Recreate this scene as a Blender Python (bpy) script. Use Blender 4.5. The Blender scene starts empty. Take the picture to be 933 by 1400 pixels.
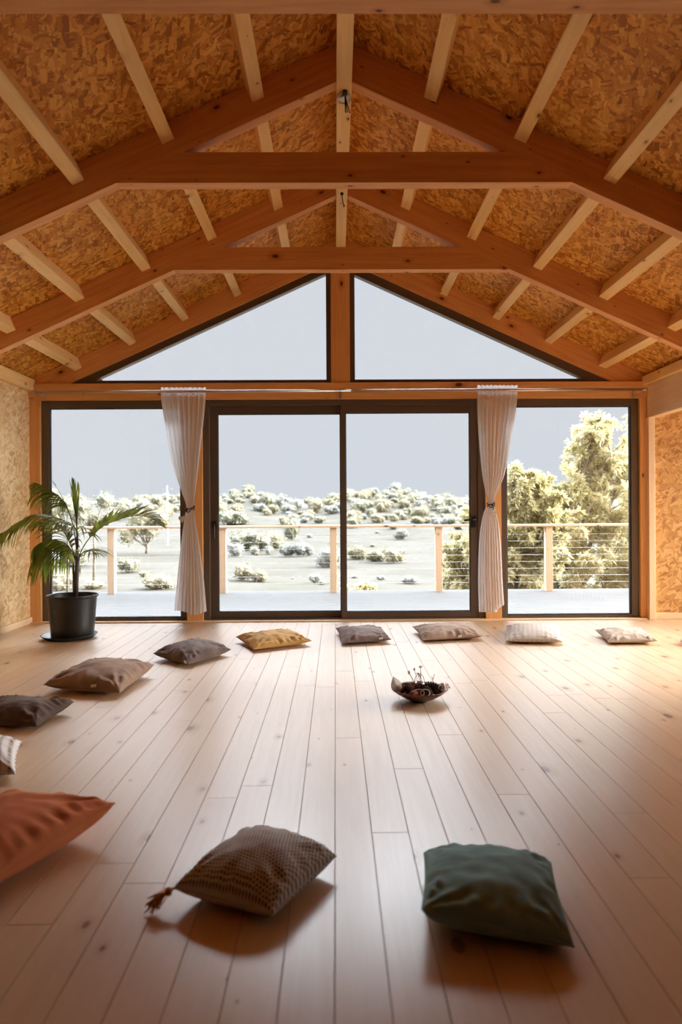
import bpy, bmesh, math, random
from mathutils import Vector, Matrix, noise
R = random.Random(7)
SC = bpy.context.scene
COL = SC.collection
F = 933.0                       # focal length in pixels of the 933x1400 frame (24 mm on a 36 mm tall sensor)
CAM = Vector((-0.065, 0.0, 1.10))
YAW, ROLL = math.radians(-0.46), math.radians(0.33)

# ------------------------------------------------------------------ camera
cd = bpy.data.cameras.new('camera'); cam = bpy.data.objects.new('camera', cd); COL.objects.link(cam)
cd.sensor_fit = 'VERTICAL'; cd.sensor_height = 36; cd.sensor_width = 24; cd.lens = 24
cd.clip_start = 0.05; cd.clip_end = 2000
CM = Matrix.Rotation(YAW, 4, 'Z') @ Matrix.Rotation(math.pi/2, 4, 'X') @ Matrix.Rotation(ROLL, 4, 'Z').inverted()
cam.matrix_world = Matrix.Translation(CAM) @ CM
cd.dof.use_dof = True; cd.dof.focus_distance = 6.0; cd.dof.aperture_fstop = 2.2
SC.camera = cam

def ray(x, y):
    return (CM.to_3x3() @ Vector(((x-466.5)/F, -(y-700)/F, -1.0)))
def onz(x, y, z=0.0):
    d = ray(x, y); return CAM + d*((z-CAM.z)/d.z)
def ony(x, y, Y):
    d = ray(x, y); return CAM + d*((Y-CAM.y)/d.y)

# ------------------------------------------------------------------ materials
def new_mat(name):
    m = bpy.data.materials.new(name); m.use_nodes = True
    nt = m.node_tree; nt.nodes.clear()
    out = nt.nodes.new('ShaderNodeOutputMaterial')
    return m, nt, out
class NT:
    def __init__(s, nt): s.nt = nt
    def n(s, t, **kw):
        nd = s.nt.nodes.new(t)
        for k, v in kw.items(): setattr(nd, k, v)
        return nd
    def l(s, a, b): s.nt.links.new(a, b)
    def val(s, sock, v):
        if hasattr(v, 'links') or hasattr(v, 'is_output'): s.l(v, sock)
        else: sock.default_value = v
    def math(s, op, a, b=0.0, c=None, clamp=False):
        nd = s.n('ShaderNodeMath', operation=op, use_clamp=clamp)
        s.val(nd.inputs[0], a); s.val(nd.inputs[1], b)
        if c is not None: s.val(nd.inputs[2], c)
        return nd.outputs[0]
    def mix(s, f, a, b, blend='MIX'):
        nd = s.n('ShaderNodeMix', data_type='RGBA', blend_type=blend)
        s.val(nd.inputs[0], f); s.val(nd.inputs[6], a); s.val(nd.inputs[7], b)
        return nd.outputs[2]
    def ramp(s, f, stops, interp='LINEAR'):
        nd = s.n('ShaderNodeValToRGB'); cr = nd.color_ramp; cr.interpolation = interp
        while len(cr.elements) < len(stops): cr.elements.new(0.5)
        for e, (p, c) in zip(cr.elements, stops):
            e.position = p; e.color = (*c, 1) if len(c) == 3 else c
        s.val(nd.inputs[0], f); return nd.outputs[0]
    def mapr(s, f, a, b, c=0.0, d=1.0, smooth=False):
        nd = s.n('ShaderNodeMapRange'); nd.interpolation_type = 'SMOOTHSTEP' if smooth else 'LINEAR'
        s.val(nd.inputs[0], f)
        for i, v in zip((1, 2, 3, 4), (a, b, c, d)): s.val(nd.inputs[i], v)
        return nd.outputs[0]
    def mapping(s, vec, loc=(0,0,0), rot=(0,0,0), sc=(1,1,1)):
        nd = s.n('ShaderNodeMapping'); s.l(vec, nd.inputs[0])
        nd.inputs[1].default_value = loc; nd.inputs[2].default_value = rot; nd.inputs[3].default_value = sc
        return nd.outputs[0]
    def noise(s, vec, scale, detail=3, rough=0.5, dist=0.0):
        nd = s.n('ShaderNodeTexNoise'); s.l(vec, nd.inputs['Vector'])
        nd.inputs['Scale'].default_value = scale; nd.inputs['Detail'].default_value = detail
        nd.inputs['Roughness'].default_value = rough; nd.inputs['Distortion'].default_value = dist
        return nd.outputs[0]
    def voro(s, vec, scale, feature='F1', rnd=1.0, dims='3D', out=None):
        nd = s.n('ShaderNodeTexVoronoi', feature=feature, voronoi_dimensions=dims); s.l(vec, nd.inputs['Vector'])
        nd.inputs['Scale'].default_value = scale; nd.inputs['Randomness'].default_value = rnd
        return nd
    def bump(s, h, strength=0.3, dist=0.01):
        nd = s.n('ShaderNodeBump'); s.l(h, nd.inputs['Height'])
        nd.inputs['Strength'].default_value = strength; nd.inputs['Distance'].default_value = dist
        return nd.outputs[0]

def principled(t, out, color, rough=0.5, metal=0.0, spec=0.5, sheen=0.0, normal=None, coat=0.0):
    b = t.n('ShaderNodeBsdfPrincipled')
    t.val(b.inputs['Base Color'], color if not isinstance(color, tuple) else (*color[:3], 1))
    t.val(b.inputs['Roughness'], rough); b.inputs['Metallic'].default_value = metal
    b.inputs['Specular IOR Level'].default_value = spec
    b.inputs['Sheen Weight'].default_value = sheen; b.inputs['Sheen Roughness'].default_value = 0.45
    b.inputs['Coat Weight'].default_value = coat
    if normal is not None: t.l(normal, b.inputs['Normal'])
    if out: t.l(b.outputs[0], out.inputs[0])
    return b

def simple(name, color, rough=0.5, metal=0.0, spec=0.5, sheen=0.0, var=0.12, scale=30):
    m, nt, out = new_mat(name); t = NT(nt)
    tc = t.n('ShaderNodeTexCoord').outputs['Object']
    n = t.noise(tc, scale, 3)
    c = t.mix(n, (*[c*(1-var) for c in color], 1), (*[min(1, c*(1+var)) for c in color], 1))
    principled(t, out, c, rough, metal, spec, sheen)
    return m

def wood_nodes(t, uv, light, dark, knot=True, kscale=2.2, ring=1.0):
    g = t.mapping(uv, sc=(1.2, 22, 1))
    n1 = t.noise(g, 1.6, 4, 0.6, 0.6)
    g2 = t.mapping(uv, sc=(5, 160, 1))
    n2 = t.noise(g2, 1.0, 3, 0.6)
    v = t.math('ADD', t.math('MULTIPLY', n1, 0.75), t.math('MULTIPLY', n2, 0.25))
    c = t.ramp(v, [(0.33, dark), (0.68, light)])
    if knot:
        kv = t.mapping(uv, sc=(0.55, 1.0, 1))
        vr = t.voro(kv, kscale*1.6, dims='2D', rnd=1.0)
        sc_ = t.n('ShaderNodeSeparateColor'); t.l(vr.outputs['Color'], sc_.inputs[0])
        size = t.math('ADD', t.math('MULTIPLY', t.math('POWER', sc_.outputs[0], 2.5), 0.075), 0.008)
        d = t.math('DIVIDE', vr.outputs['Distance'], size)
        core = t.mapr(d, 0.55, 1.15, 1, 0, True)
        halo = t.mapr(d, 0.9, 3.2, 0.5, 0, True)
        c = t.mix(halo, c, (dark[0]*0.75, dark[1]*0.6, dark[2]*0.5, 1))
        c = t.mix(core, c, (dark[0]*0.22, dark[1]*0.13, dark[2]*0.10, 1))
    return c, v

def wood(name, light, dark, rough=0.55, spec=0.35, kscale=2.2):
    m, nt, out = new_mat(name); t = NT(nt)
    uv = t.n('ShaderNodeTexCoord').outputs['UV']
    c, v = wood_nodes(t, uv, light, dark, True, kscale)
    principled(t, out, c, rough, 0, spec, normal=t.bump(v, 0.12, 0.004))
    return m

def osb(name, cols, scale=1.0):
    m, nt, out = new_mat(name); t = NT(nt)
    uv = t.n('ShaderNodeTexCoord').outputs['UV']
    wob = t.n('ShaderNodeTexNoise'); t.l(uv, wob.inputs['Vector']); wob.inputs['Scale'].default_value = 14; wob.inputs['Detail'].default_value = 2
    wv = t.n('ShaderNodeVectorMath', operation='MULTIPLY_ADD')
    t.l(wob.outputs['Color'], wv.inputs[0]); wv.inputs[1].default_value = (0.035, 0.035, 0); t.l(uv, wv.inputs[2])
    base = t.noise(t.mapping(wv.outputs[0], sc=(9, 26, 1)), 1.0, 4, 0.65)
    val = base
    hgt = base
    for i, (ang, lx, ly, th) in enumerate([(0.2, 13, 42, 0.40), (1.25, 12, 38, 0.5), (2.3, 14, 50, 0.5), (0.8, 9, 30, 0.60), (-0.35, 11, 34, 0.55), (1.8, 8, 24, 0.74), (2.75, 7.5, 21, 0.76)]):
        mp = t.mapping(t.mapping(wv.outputs[0], loc=(i*3.7, i*1.9, 0), rot=(0, 0, ang)), sc=(lx*scale, ly*scale, 1))
        vr = t.voro(mp, 1.0, dims='2D'); vr.distance = 'CHEBYCHEV'
        s_ = t.n('ShaderNodeSeparateColor'); t.l(vr.outputs['Color'], s_.inputs[0])
        inside = t.mapr(vr.outputs['Distance'], 0.40, 0.46, 1, 0)
        mask = t.math('MULTIPLY', t.math('GREATER_THAN', s_.outputs[0], th), inside)
        grain = t.noise(t.mapping(mp, sc=(0.25, 5, 1)), 1.0, 2, 0.5)
        v = t.math('ADD', t.math('MULTIPLY', s_.outputs[1], 0.62), t.math('MULTIPLY', grain, 0.38))
        mx = t.n('ShaderNodeMix'); t.l(mask, mx.inputs[0]); t.l(val, mx.inputs[2]); t.l(v, mx.inputs[3]); val = mx.outputs[0]
    fine = t.noise(uv, 160, 2, 0.6)
    dk = t.mapr(t.noise(t.mapping(wv.outputs[0], sc=(40, 90, 1)), 1.0, 2, 0.5), 0.24, 0.36, 0.55, 0)
    c = t.ramp(t.math('ADD', t.math('MULTIPLY', val, 0.85), t.math('MULTIPLY', fine, 0.15)), cols)
    c = t.mix(dk, c, (cols[0][1][0]*0.4, cols[0][1][1]*0.35, cols[0][1][2]*0.3, 1))
    principled(t, out, c, 0.6, 0, 0.3, normal=t.bump(val, 0.25, 0.004))
    return m

PINE_L, PINE_D = (0.97, 0.71, 0.34), (0.86, 0.55, 0.21)
M = {}
M['pine'] = wood('pale pine', PINE_L, PINE_D, kscale=3.6)
M['truss'] = wood('shade toned glued pine', (0.86, 0.47, 0.19), (0.70, 0.31, 0.10), kscale=3.0)  # darker and redder than the purlin pine, mimicking the trusses' backlit shade
M['post'] = wood('orange pine', (0.88, 0.50, 0.20), (0.74, 0.36, 0.13), kscale=2.0)
M['board'] = wood('skirting pine', (0.95, 0.76, 0.52), (0.85, 0.60, 0.36), kscale=1.2)
M['osb'] = osb('roof strand board', [(0.14, (0.22, 0.055, 0.006)), (0.38, (0.50, 0.19, 0.022)), (0.58, (0.72, 0.34, 0.06)), (0.84, (0.90, 0.50, 0.12))], 1.3)
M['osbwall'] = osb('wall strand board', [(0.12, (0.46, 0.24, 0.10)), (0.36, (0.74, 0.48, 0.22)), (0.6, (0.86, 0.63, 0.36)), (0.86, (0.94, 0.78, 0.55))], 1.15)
M['osbalcove'] = osb('alcove strand board', [(0.12, (0.30, 0.12, 0.03)), (0.36, (0.52, 0.26, 0.08)), (0.6, (0.68, 0.39, 0.14)), (0.86, (0.80, 0.54, 0.25))], 1.1)  # same board darkened in colour to offset the strong light by the glazing
M['frame'] = simple('brown aluminium', (0.115, 0.078, 0.055), 0.42, 0.0, 0.5, var=0.05)
M['gasket'] = simple('black rubber seal', (0.015, 0.013, 0.012), 0.6)
M['black'] = simple('black plastic', (0.010, 0.009, 0.008), 0.45, var=0.2)
M['handle'] = simple('black powder coat', (0.008, 0.007, 0.006), 0.4)
M['steel'] = simple('brushed steel', (0.62, 0.56, 0.50), 0.28, 1.0)
M['cable'] = simple('steel cable', (0.75, 0.76, 0.78), 0.35, 0.6)
M['extpine'] = wood('weathered rail pine', (0.72, 0.56, 0.42), (0.62, 0.45, 0.31), 0.7, 0.2)
M['roofout'] = simple('dark roof sheet', (0.12, 0.1, 0.09), 0.7)
M['soil'] = simple('potting soil', (0.03, 0.02, 0.012), 0.95, var=0.6, scale=80)
M['white'] = simple('white ceramic', (0.75, 0.73, 0.70), 0.4)
M['tag'] = simple('white woven label', (0.80, 0.78, 0.75), 0.7)
M['cord'] = simple('dark leather cord', (0.025, 0.014, 0.012), 0.6)
M['heart'] = simple('whitewashed wooden heart', (0.60, 0.52, 0.43), 0.8)
M['copper'] = simple('hammered copper', (0.20, 0.085, 0.05), 0.38, 0.55, var=0.3, scale=60)
M['cone'] = simple('pine cone scale', (0.075, 0.035, 0.022), 0.8, var=0.5, scale=90)
M['conelight'] = simple('dry pod', (0.28, 0.13, 0.06), 0.8, var=0.5, scale=90)
M['red'] = simple('dry orange peel', (0.35, 0.07, 0.02), 0.7, var=0.3)
M['shell'] = simple('pearly shell', (0.66, 0.58, 0.52), 0.35, var=0.2)
M['tassel'] = simple('orange tassel yarn', (0.85, 0.30, 0.04), 0.9, sheen=0.4, var=0.35, scale=120)
M['stemred'] = simple('dry pink stem', (0.30, 0.12, 0.11), 0.8)
M['flower'] = simple('dried flower head', (0.36, 0.22, 0.16), 0.9, var=0.4, scale=200)

# glass: thin, clear, with a fresnel reflection
m, nt, out = new_mat('window glass'); t = NT(nt)
tr = t.n('ShaderNodeBsdfTransparent'); tr.inputs[0].default_value = (0.965, 0.975, 0.97, 1)
gl = t.n('ShaderNodeBsdfGlossy'); gl.inputs['Roughness'].default_value = 0.0
fr = t.n('ShaderNodeFresnel'); fr.inputs[0].default_value = 1.45
ms = t.n('ShaderNodeMixShader'); t.l(fr.outputs[0], ms.inputs[0]); t.l(tr.outputs[0], ms.inputs[1]); t.l(gl.outputs[0], ms.inputs[2]); t.l(ms.outputs[0], out.inputs[0])
M['glass'] = m
m, nt, out = new_mat('jar glass'); t = NT(nt)
tr = t.n('ShaderNodeBsdfTransparent'); tr.inputs[0].default_value = (0.8, 0.8, 0.78, 1)
gl = t.n('ShaderNodeBsdfGlossy'); gl.inputs['Roughness'].default_value = 0.08
lw = t.n('ShaderNodeLayerWeight'); lw.inputs[0].default_value = 0.55
ms = t.n('ShaderNodeMixShader'); t.l(lw.outputs['Facing'], ms.inputs[0]); t.l(tr.outputs[0], ms.inputs[1]); t.l(gl.outputs[0], ms.inputs[2]); t.l(ms.outputs[0], out.inputs[0])
M['jar'] = m
# sheer curtain
m, nt, out = new_mat('white sheer cotton'); t = NT(nt)
uv = t.n('ShaderNodeTexCoord').outputs['UV']
st = t.noise(t.mapping(uv, sc=(22, 0.3, 1)), 1.0, 2, 0.5)
df = t.n('ShaderNodeBsdfDiffuse'); df.inputs[0].default_value = (0.96, 0.95, 0.96, 1)
tl = t.n('ShaderNodeBsdfTranslucent'); tl.inputs[0].default_value = (0.96, 0.95, 0.96, 1)
tr = t.n('ShaderNodeBsdfTransparent')
a = t.n('ShaderNodeMixShader'); a.inputs[0].default_value = 0.68; t.l(df.outputs[0], a.inputs[1]); t.l(tl.outputs[0], a.inputs[2])
b = t.n('ShaderNodeMixShader'); t.l(t.mapr(st, 0.3, 0.7, 0.86, 0.97), b.inputs[0]); t.l(tr.outputs[0], b.inputs[1]); t.l(a.outputs[0], b.inputs[2]); t.l(b.outputs[0], out.inputs[0])
M['sheer'] = m

# floor: lacquered pine boards, one random tint per board (attribute), knots, glossy varnish
m, nt, out = new_mat('varnished pine floor'); t = NT(nt)
uv = t.n('ShaderNodeTexCoord').outputs['UV']
at = t.n('ShaderNodeAttribute'); at.attribute_name = 'tint'
c, v = wood_nodes(t, uv, (0.76, 0.57, 0.38), (0.69, 0.48, 0.30), True, 2.1)
big = t.noise(t.mapping(uv, sc=(0.7, 6, 1)), 1.0, 1, 0.4, 0.2)
c = t.mix(t.mapr(big, 0.30, 0.7, 0.22, 0, True), c, (0.62, 0.39, 0.22, 1))
c = t.mix(t.mapr(at.outputs['Fac'], 0, 1, 0.0, 0.5), c, (0.72, 0.45, 0.25, 1))
nrm = t.bump(v, 0.015, 0.001)
dif = t.n('ShaderNodeBsdfPrincipled'); t.l(c, dif.inputs['Base Color']); dif.inputs['Roughness'].default_value = 0.6; dif.inputs['Specular IOR Level'].default_value = 0.2
gls = t.n('ShaderNodeBsdfGlossy'); gls.inputs[0].default_value = (1, 1, 1, 1)
rr = t.mapr(t.noise(t.mapping(uv, sc=(1, 9, 1)), 2.0, 3), 0.3, 0.7, 0.24, 0.31)
gls.inputs['Roughness'].default_value = 0.27
lw = t.n('ShaderNodeLayerWeight'); lw.inputs[0].default_value = 0.5
fac = t.mapr(lw.outputs['Facing'], 0.30, 0.90, 0.035, 0.29)
ms = t.n('ShaderNodeMixShader'); t.l(fac, ms.inputs[0]); t.l(dif.outputs[0], ms.inputs[1]); t.l(gls.outputs[0], ms.inputs[2]); t.l(ms.outputs[0], out.inputs[0])
M['floor'] = m
M['gap'] = simple('board joint', (0.30, 0.16, 0.09), 0.9)

def deckmat():
    m, nt, out = new_mat('sun bleached decking'); t = NT(nt)
    uv = t.n('ShaderNodeTexCoord').outputs['UV']
    n = t.noise(t.mapping(uv, sc=(1, 30, 1)), 1.5, 4, 0.6)
    principled(t, out, t.ramp(n, [(0.3, DECKC[0]), (0.7, DECKC[1])]), 0.75, 0, 0.3)
    return m
DECKC = ((0.050, 0.050, 0.051), (0.060, 0.060, 0.061))
M['deck'] = deckmat()

def leafmat(name, c1, c2, trans=0.35, scale=3.0):
    m, nt, out = new_mat(name); t = NT(nt)
    tc = t.n('ShaderNodeTexCoord').outputs['Object']
    n = t.noise(tc, scale, 3)
    c = t.mix(t.mapr(n, 0.3, 0.7), (*c1, 1), (*c2, 1))
    df = t.n('ShaderNodeBsdfPrincipled'); t.l(c, df.inputs['Base Color']); df.inputs['Roughness'].default_value = 0.45
    df.inputs['Specular IOR Level'].default_value = 0.4
    tl = t.n('ShaderNodeBsdfTranslucent'); t.l(c, tl.inputs[0])
    ms = t.n('ShaderNodeMixShader'); ms.inputs[0].default_value = trans
    t.l(df.outputs[0], ms.inputs[1]); t.l(tl.outputs[0], ms.inputs[2]); t.l(ms.outputs[0], out.inputs[0])
    return m
M['palm'] = leafmat('palm leaflet', (0.12, 0.15, 0.03), (0.33, 0.37, 0.05), 0.62, 9)
M['palmstem'] = simple('palm stem', (0.05, 0.032, 0.022), 0.5, var=0.3)
M['wattle'] = leafmat('yellow green foliage', (0.54, 0.485, 0.25), (0.68, 0.64, 0.46), 0.5, 2.0)
M['olive'] = leafmat('haze paled olive foliage', (0.23, 0.23, 0.165), (0.31, 0.305, 0.225), 0.25, 0.8)  # this and the two scrub foliages below are paled, haze put into colour
M['olive2'] = leafmat('warm scrub foliage', (0.29, 0.26, 0.17), (0.36, 0.33, 0.23), 0.25, 0.8)
M['silver'] = leafmat('silvery foliage', (0.28, 0.29, 0.265), (0.36, 0.36, 0.335), 0.25, 0.8)
M['farblue'] = leafmat('haze blue ridge', (0.29, 0.32, 0.33), (0.35, 0.38, 0.39), 0.2, 0.3)  # distance haze put into the ridge colour
M['drylet'] = leafmat('pale dry leaf', (0.74, 0.66, 0.62), (0.88, 0.82, 0.78), 0.6, 30)
M['bark'] = simple('grey bark', (0.22, 0.18, 0.14), 0.9, var=0.3)
m, nt, out = new_mat('dry grass hillside'); t = NT(nt)
tc = t.n('ShaderNodeTexCoord').outputs['Object']
n1 = t.noise(tc, 0.09, 6, 0.65); n2 = t.noise(tc, 0.7, 4, 0.7)
c = t.ramp(n1, [(0.35, (0.062, 0.060, 0.045)), (0.6, (0.088, 0.082, 0.072))])
c = t.mix(t.mapr(n2, 0.35, 0.7, 0, 0.5), c, (0.10, 0.094, 0.084, 1))
principled(t, out, c, 0.95, 0, 0.1); M['grass'] = m

# ------------------------------------------------------------------ mesh helpers
class MB:
    def __init__(s): s.v = []; s.f = []; s.mi = []; s.uv = []; s.smooth = False
    def add(s, verts, faces, g=None, mi=0, off=None, uvs=None):
        b = len(s.v); s.v += [tuple(v) for v in verts]
        if g is not None:
            g = Vector(g).normalized(); a = Vector((0, 0, 1)) if abs(g.z) < 0.9 else Vector((1, 0, 0))
            n1 = g.cross(a).normalized(); n2 = g.cross(n1)
            ou = R.uniform(0, 40) if off is None else off[0]; ov = R.uniform(0, 40) if off is None else off[1]
        for f in faces:
            s.f.append([b+i for i in f]); s.mi.append(mi)
            for k, i in enumerate(f):
                if uvs is not None: s.uv.append(uvs[i])
                elif g is not None:
                    p = Vector(verts[i]); s.uv.append((p.dot(g)+ou, p.dot(n1)+p.dot(n2)+ov))
                else: s.uv.append((verts[i][0], verts[i][1]))
        return s
    def box(s, x0, x1, y0, y1, z0, z1, g=None, mi=0):
        if g is None:
            d = (x1-x0, y1-y0, z1-z0); k = d.index(max(d)); g = [0, 0, 0]; g[k] = 1
        V = [(x, y, z) for z in (z0, z1) for y in (y0, y1) for x in (x0, x1)]
        return s.add(V, [(0, 2, 3, 1), (4, 5, 7, 6), (0, 1, 5, 4), (2, 6, 7, 3), (0, 4, 6, 2), (1, 3, 7, 5)], g, mi)
    def prism(s, pts, ext, g, mi=0):
        n = len(pts); e = Vector(ext); V = [Vector(p) for p in pts] + [Vector(p)+e for p in pts]
        fs = [tuple(range(n))[::-1], tuple(range(n, 2*n))] + [(i, (i+1) % n, n+(i+1) % n, n+i) for i in range(n)]
        return s.add(V, fs, g, mi)
    def tube(s, pts, rad, seg=8, cap=True, mi=0):
        pts = [Vector(p) for p in pts]; n = len(pts)
        rads = rad if isinstance(rad, (list, tuple)) else [rad]*n
        V = []; up = Vector((0, 0, 1)); prev = None; L = 0; uvs = []
        for i, p in enumerate(pts):
            d = (pts[min(i+1, n-1)]-pts[max(i-1, 0)]).normalized()
            if prev is None:
                a = d.cross(up if abs(d.z) < 0.9 else Vector((1, 0, 0))).normalized()
            else: a = (prev - d*prev.dot(d)).normalized()
            prev = a; b = d.cross(a)
            if i: L += (p-pts[i-1]).length
            for k in range(seg):
                th = 2*math.pi*k/seg; V.append(p + (a*math.cos(th)+b*math.sin(th))*rads[i]); uvs.append((L, k/seg))
        fs = [(i*seg+k, i*seg+(k+1) % seg, (i+1)*seg+(k+1) % seg, (i+1)*seg+k) for i in range(n-1) for k in range(seg)]
        if cap: fs += [tuple(range(seg))[::-1], tuple((n-1)*seg+k for k in range(seg))]
        return s.add(V, fs, mi=mi, uvs=uvs)
    def lathe(s, prof, c=(0, 0, 0), seg=40, mi=0):
        V = []; uvs = []
        for j, (r, z) in enumerate(prof):
            for k in range(seg):
                th = 2*math.pi*k/seg; V.append((c[0]+r*math.cos(th), c[1]+r*math.sin(th), c[2]+z)); uvs.append((k/seg, j*0.1))
        fs = [(j*seg+k, j*seg+(k+1) % seg, (j+1)*seg+(k+1) % seg, (j+1)*seg+k) for j in range(len(prof)-1) for k in range(seg)]
        return s.add(V, fs, mi=mi, uvs=uvs)
    def build(s, name, mat, parent=None, smooth=False, bevel=0.0, recalc=True):
        me = bpy.data.meshes.new(name); me.from_pydata(s.v, [], s.f)
        mats = mat if isinstance(mat, (list, tuple)) else [mat]
        for mm in mats: me.materials.append(mm)
        ul = me.uv_layers.new(name='UVMap')
        for i, u in enumerate(s.uv): ul.data[i].uv = (u[0], u[1])
        for p, k in zip(me.polygons, s.mi): p.material_index = k; p.use_smooth = smooth
        me.update()
        if recalc:
            bm = bmesh.new(); bm.from_mesh(me); bmesh.ops.recalc_face_normals(bm, faces=bm.faces); bm.to_mesh(me); bm.free()
        o = bpy.data.objects.new(name, me); COL.objects.link(o)
        if parent is not None: o.parent = parent; o.matrix_parent_inverse = parent.matrix_world.inverted() if parent.type == 'EMPTY' and False else Matrix.Translation(-parent.location)
        if bevel:
            bv = o.modifiers.new('bevel', 'BEVEL'); bv.width = bevel; bv.segments = 2; bv.limit_method = 'ANGLE'
        return o

def tag(o, label=None, cat=None, group=None, kind=None):
    if label: o['label'] = label
    if cat: o['category'] = cat
    if group: o['group'] = group
    if kind: o['kind'] = kind
    return o
def empty(name, loc, label, cat, group=None, kind=None):
    o = bpy.data.objects.new(name, None); COL.objects.link(o); o.location = loc; o.empty_display_size = 0.1
    return tag(o, label, cat, group, kind)
def copy_tree(o, parent=None):
    c = o.copy(); COL.objects.link(c)
    if parent: c.parent = parent
    for ch in [x for x in o.children]: copy_tree(ch, c)
    return c

# ------------------------------------------------------------------ room numbers
YB = 6.90                       # inner face of the glazed gable wall
XL, XR = -3.14, 3.13            # side walls
SL = 0.457                      # roof slope
ZA = 3.66                       # rafter underside at the ridge
def zr(x): return ZA - SL*abs(x)
ROOFUP = 0.225
YF = -5.2                       # wall behind the camera

# floor ------------------------------------------------------------
mb = MB(); tints = []
mb.box(-3.3, 5.3, YF, YB+0.12, -0.10, -0.004, (0, 1, 0), 1); tints += [0]*6
W = 0.126
k0 = int((-3.2+0.073)/W)-1
for k in range(k0, 44):
    x0 = -0.073 + k*W; x1 = x0+W
    if x1 < -3.25 or x0 > 5.25: continue
    y = YF - R.uniform(0, 2)
    while y < YB:
        L = R.choice([1.4, 1.8, 2.1, 2.4, 2.4, 3.0])
        a, b = max(y, YF)+0.0006, min(y+L, YB)-0.0006
        if b > a+0.02:
            g = 0.0006
            V = [(x0+g, a, -0.002), (x1-g, a, -0.002), (x1-g, b, -0.002), (x0+g, b, -0.002),
                 (x0+g+.001, a+.001, 0), (x1-g-.001, a+.001, 0), (x1-g-.001, b-.001, 0), (x0+g+.001, b-.001, 0)]
            mb.add(V, [(4, 5, 6, 7), (0, 1, 5, 4), (1, 2, 6, 5), (2, 3, 7, 6), (3, 0, 4, 7)], (0, 1, 0), 0)
            tints += [R.random()]*5
        y += L
fl = mb.build('floor', [M['floor'], M['gap']]); tag(fl, 'knotty pine plank floor with a soft varnish sheen', 'floor', kind='structure')
at = fl.data.attributes.new('tint', 'FLOAT', 'FACE')
for i, v in enumerate(tints): at.data[i].value = v

# ceiling panels -------------------------------------------------------
mb = MB(); Y1 = YB+0.45
for sx in (-1, 1):
    ys = [YF]; y = YF+0.5
    while y < Y1: ys.append(y); y += 1.25
    ys.append(Y1)
    xs = [0, 2.25, 4.4]
    for i in range(len(ys)-1):
        for j in range(2):
            xa, xb = xs[j]+0.001, xs[j+1]-0.001
            if j == 1: xb = 3.45 if sx < 0 else 3.55
            a, b = ys[i]+0.003, ys[i+1]-0.003
            z = lambda x: ZA+ROOFUP-SL*x
            P = [(sx*xa, a, z(xa)), (sx*xb, a, z(xb)), (sx*xb, b, z(xb)), (sx*xa, b, z(xa))]
            c = math.cos(math.atan(SL)); uvs = [(p[1]+i*7.3+sx*3, abs(p[0])/c+j*5.1) for p in P]*2
            V = P+[(p[0], p[1], p[2]+0.018) for p in P]
            mb.add(V, [(0, 1, 2, 3), (4, 5, 6, 7), (0, 1, 5, 4), (1, 2, 6, 5), (2, 3, 7, 6), (3, 0, 4, 7)], uvs=uvs, mi=0)
    zt = ZA+ROOFUP+0.02
    P = [(0, YF, zt), (sx*3.6, YF, zt-SL*3.6), (sx*3.6, Y1, zt-SL*3.6), (0, Y1, zt)]
    mb.prism(P, (0, 0, 0.10), (0, 1, 0), 1)
tag(mb.build('ceiling', [M['osb'], M['roofout']]), 'pitched strand board roof lining above the beams', 'ceiling', kind='structure')

# trusses --------------------------------------------------------------
TH = 0.08
def truss(Y, words, th=TH, tie=True, mat='truss', xe=3.3):
    root = empty('roof_truss', (0, Y, 0), words, 'roof truss', 'roof trusses across the room', 'structure')
    for sx in (-1, 1):
        a = Vector((sx*0.0, 0, zr(0))); P = [(sx*0.001, Y, zr(0)), (sx*xe, Y, zr(xe)), (sx*xe, Y, zr(xe)+ROOFUP-0.002), (sx*0.001, Y, zr(0)+ROOFUP-0.002)]
        m = MB(); m.prism(P, (0, th, 0), (sx, 0, -SL)); m.build('rafter', M[mat], root, bevel=0.003)
    if tie:
        zb, zt = 3.044, 3.226
        xb = (ZA-zb)/SL; xt = xb+0.02
        P = [(-xb, Y-0.001, zb), (xb, Y-0.001, zb), (xb-0.38, Y-0.001, zt), (-xb+0.38, Y-0.001, zt)]
        m = MB(); m.prism(P, (0, th+0.002, 0), (1, 0, 0)); m.build('tie_beam', M[mat], root, bevel=0.003)
    return root
TY = [2.585, 4.03, 5.475]
truss(TY[0], 'nearest roof truss, its pale underside cut by the top of the photo')
truss(TY[1], 'middle roof truss with dark tie beam below the first ceiling hook')
truss(TY[2], 'farthest free-standing roof truss, just in front of the gable window')
truss(1.14, 'roof truss directly over the camera'); truss(-0.30, 'roof truss behind the camera'); truss(-1.75, 'second roof truss behind the camera')
truss(YB, 'roof rafters against the glazed gable wall', 0.12, False)
# ridge beam
m = MB(); m.box(-0.045, 0.045, YF, YB+0.1, 3.615, 3.86, (0, 1, 0))
tag(m.build('ridge_beam', M['pine'], bevel=0.004), 'pale pine ridge beam running under the roof peak', 'roof beam', kind='structure')
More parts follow.
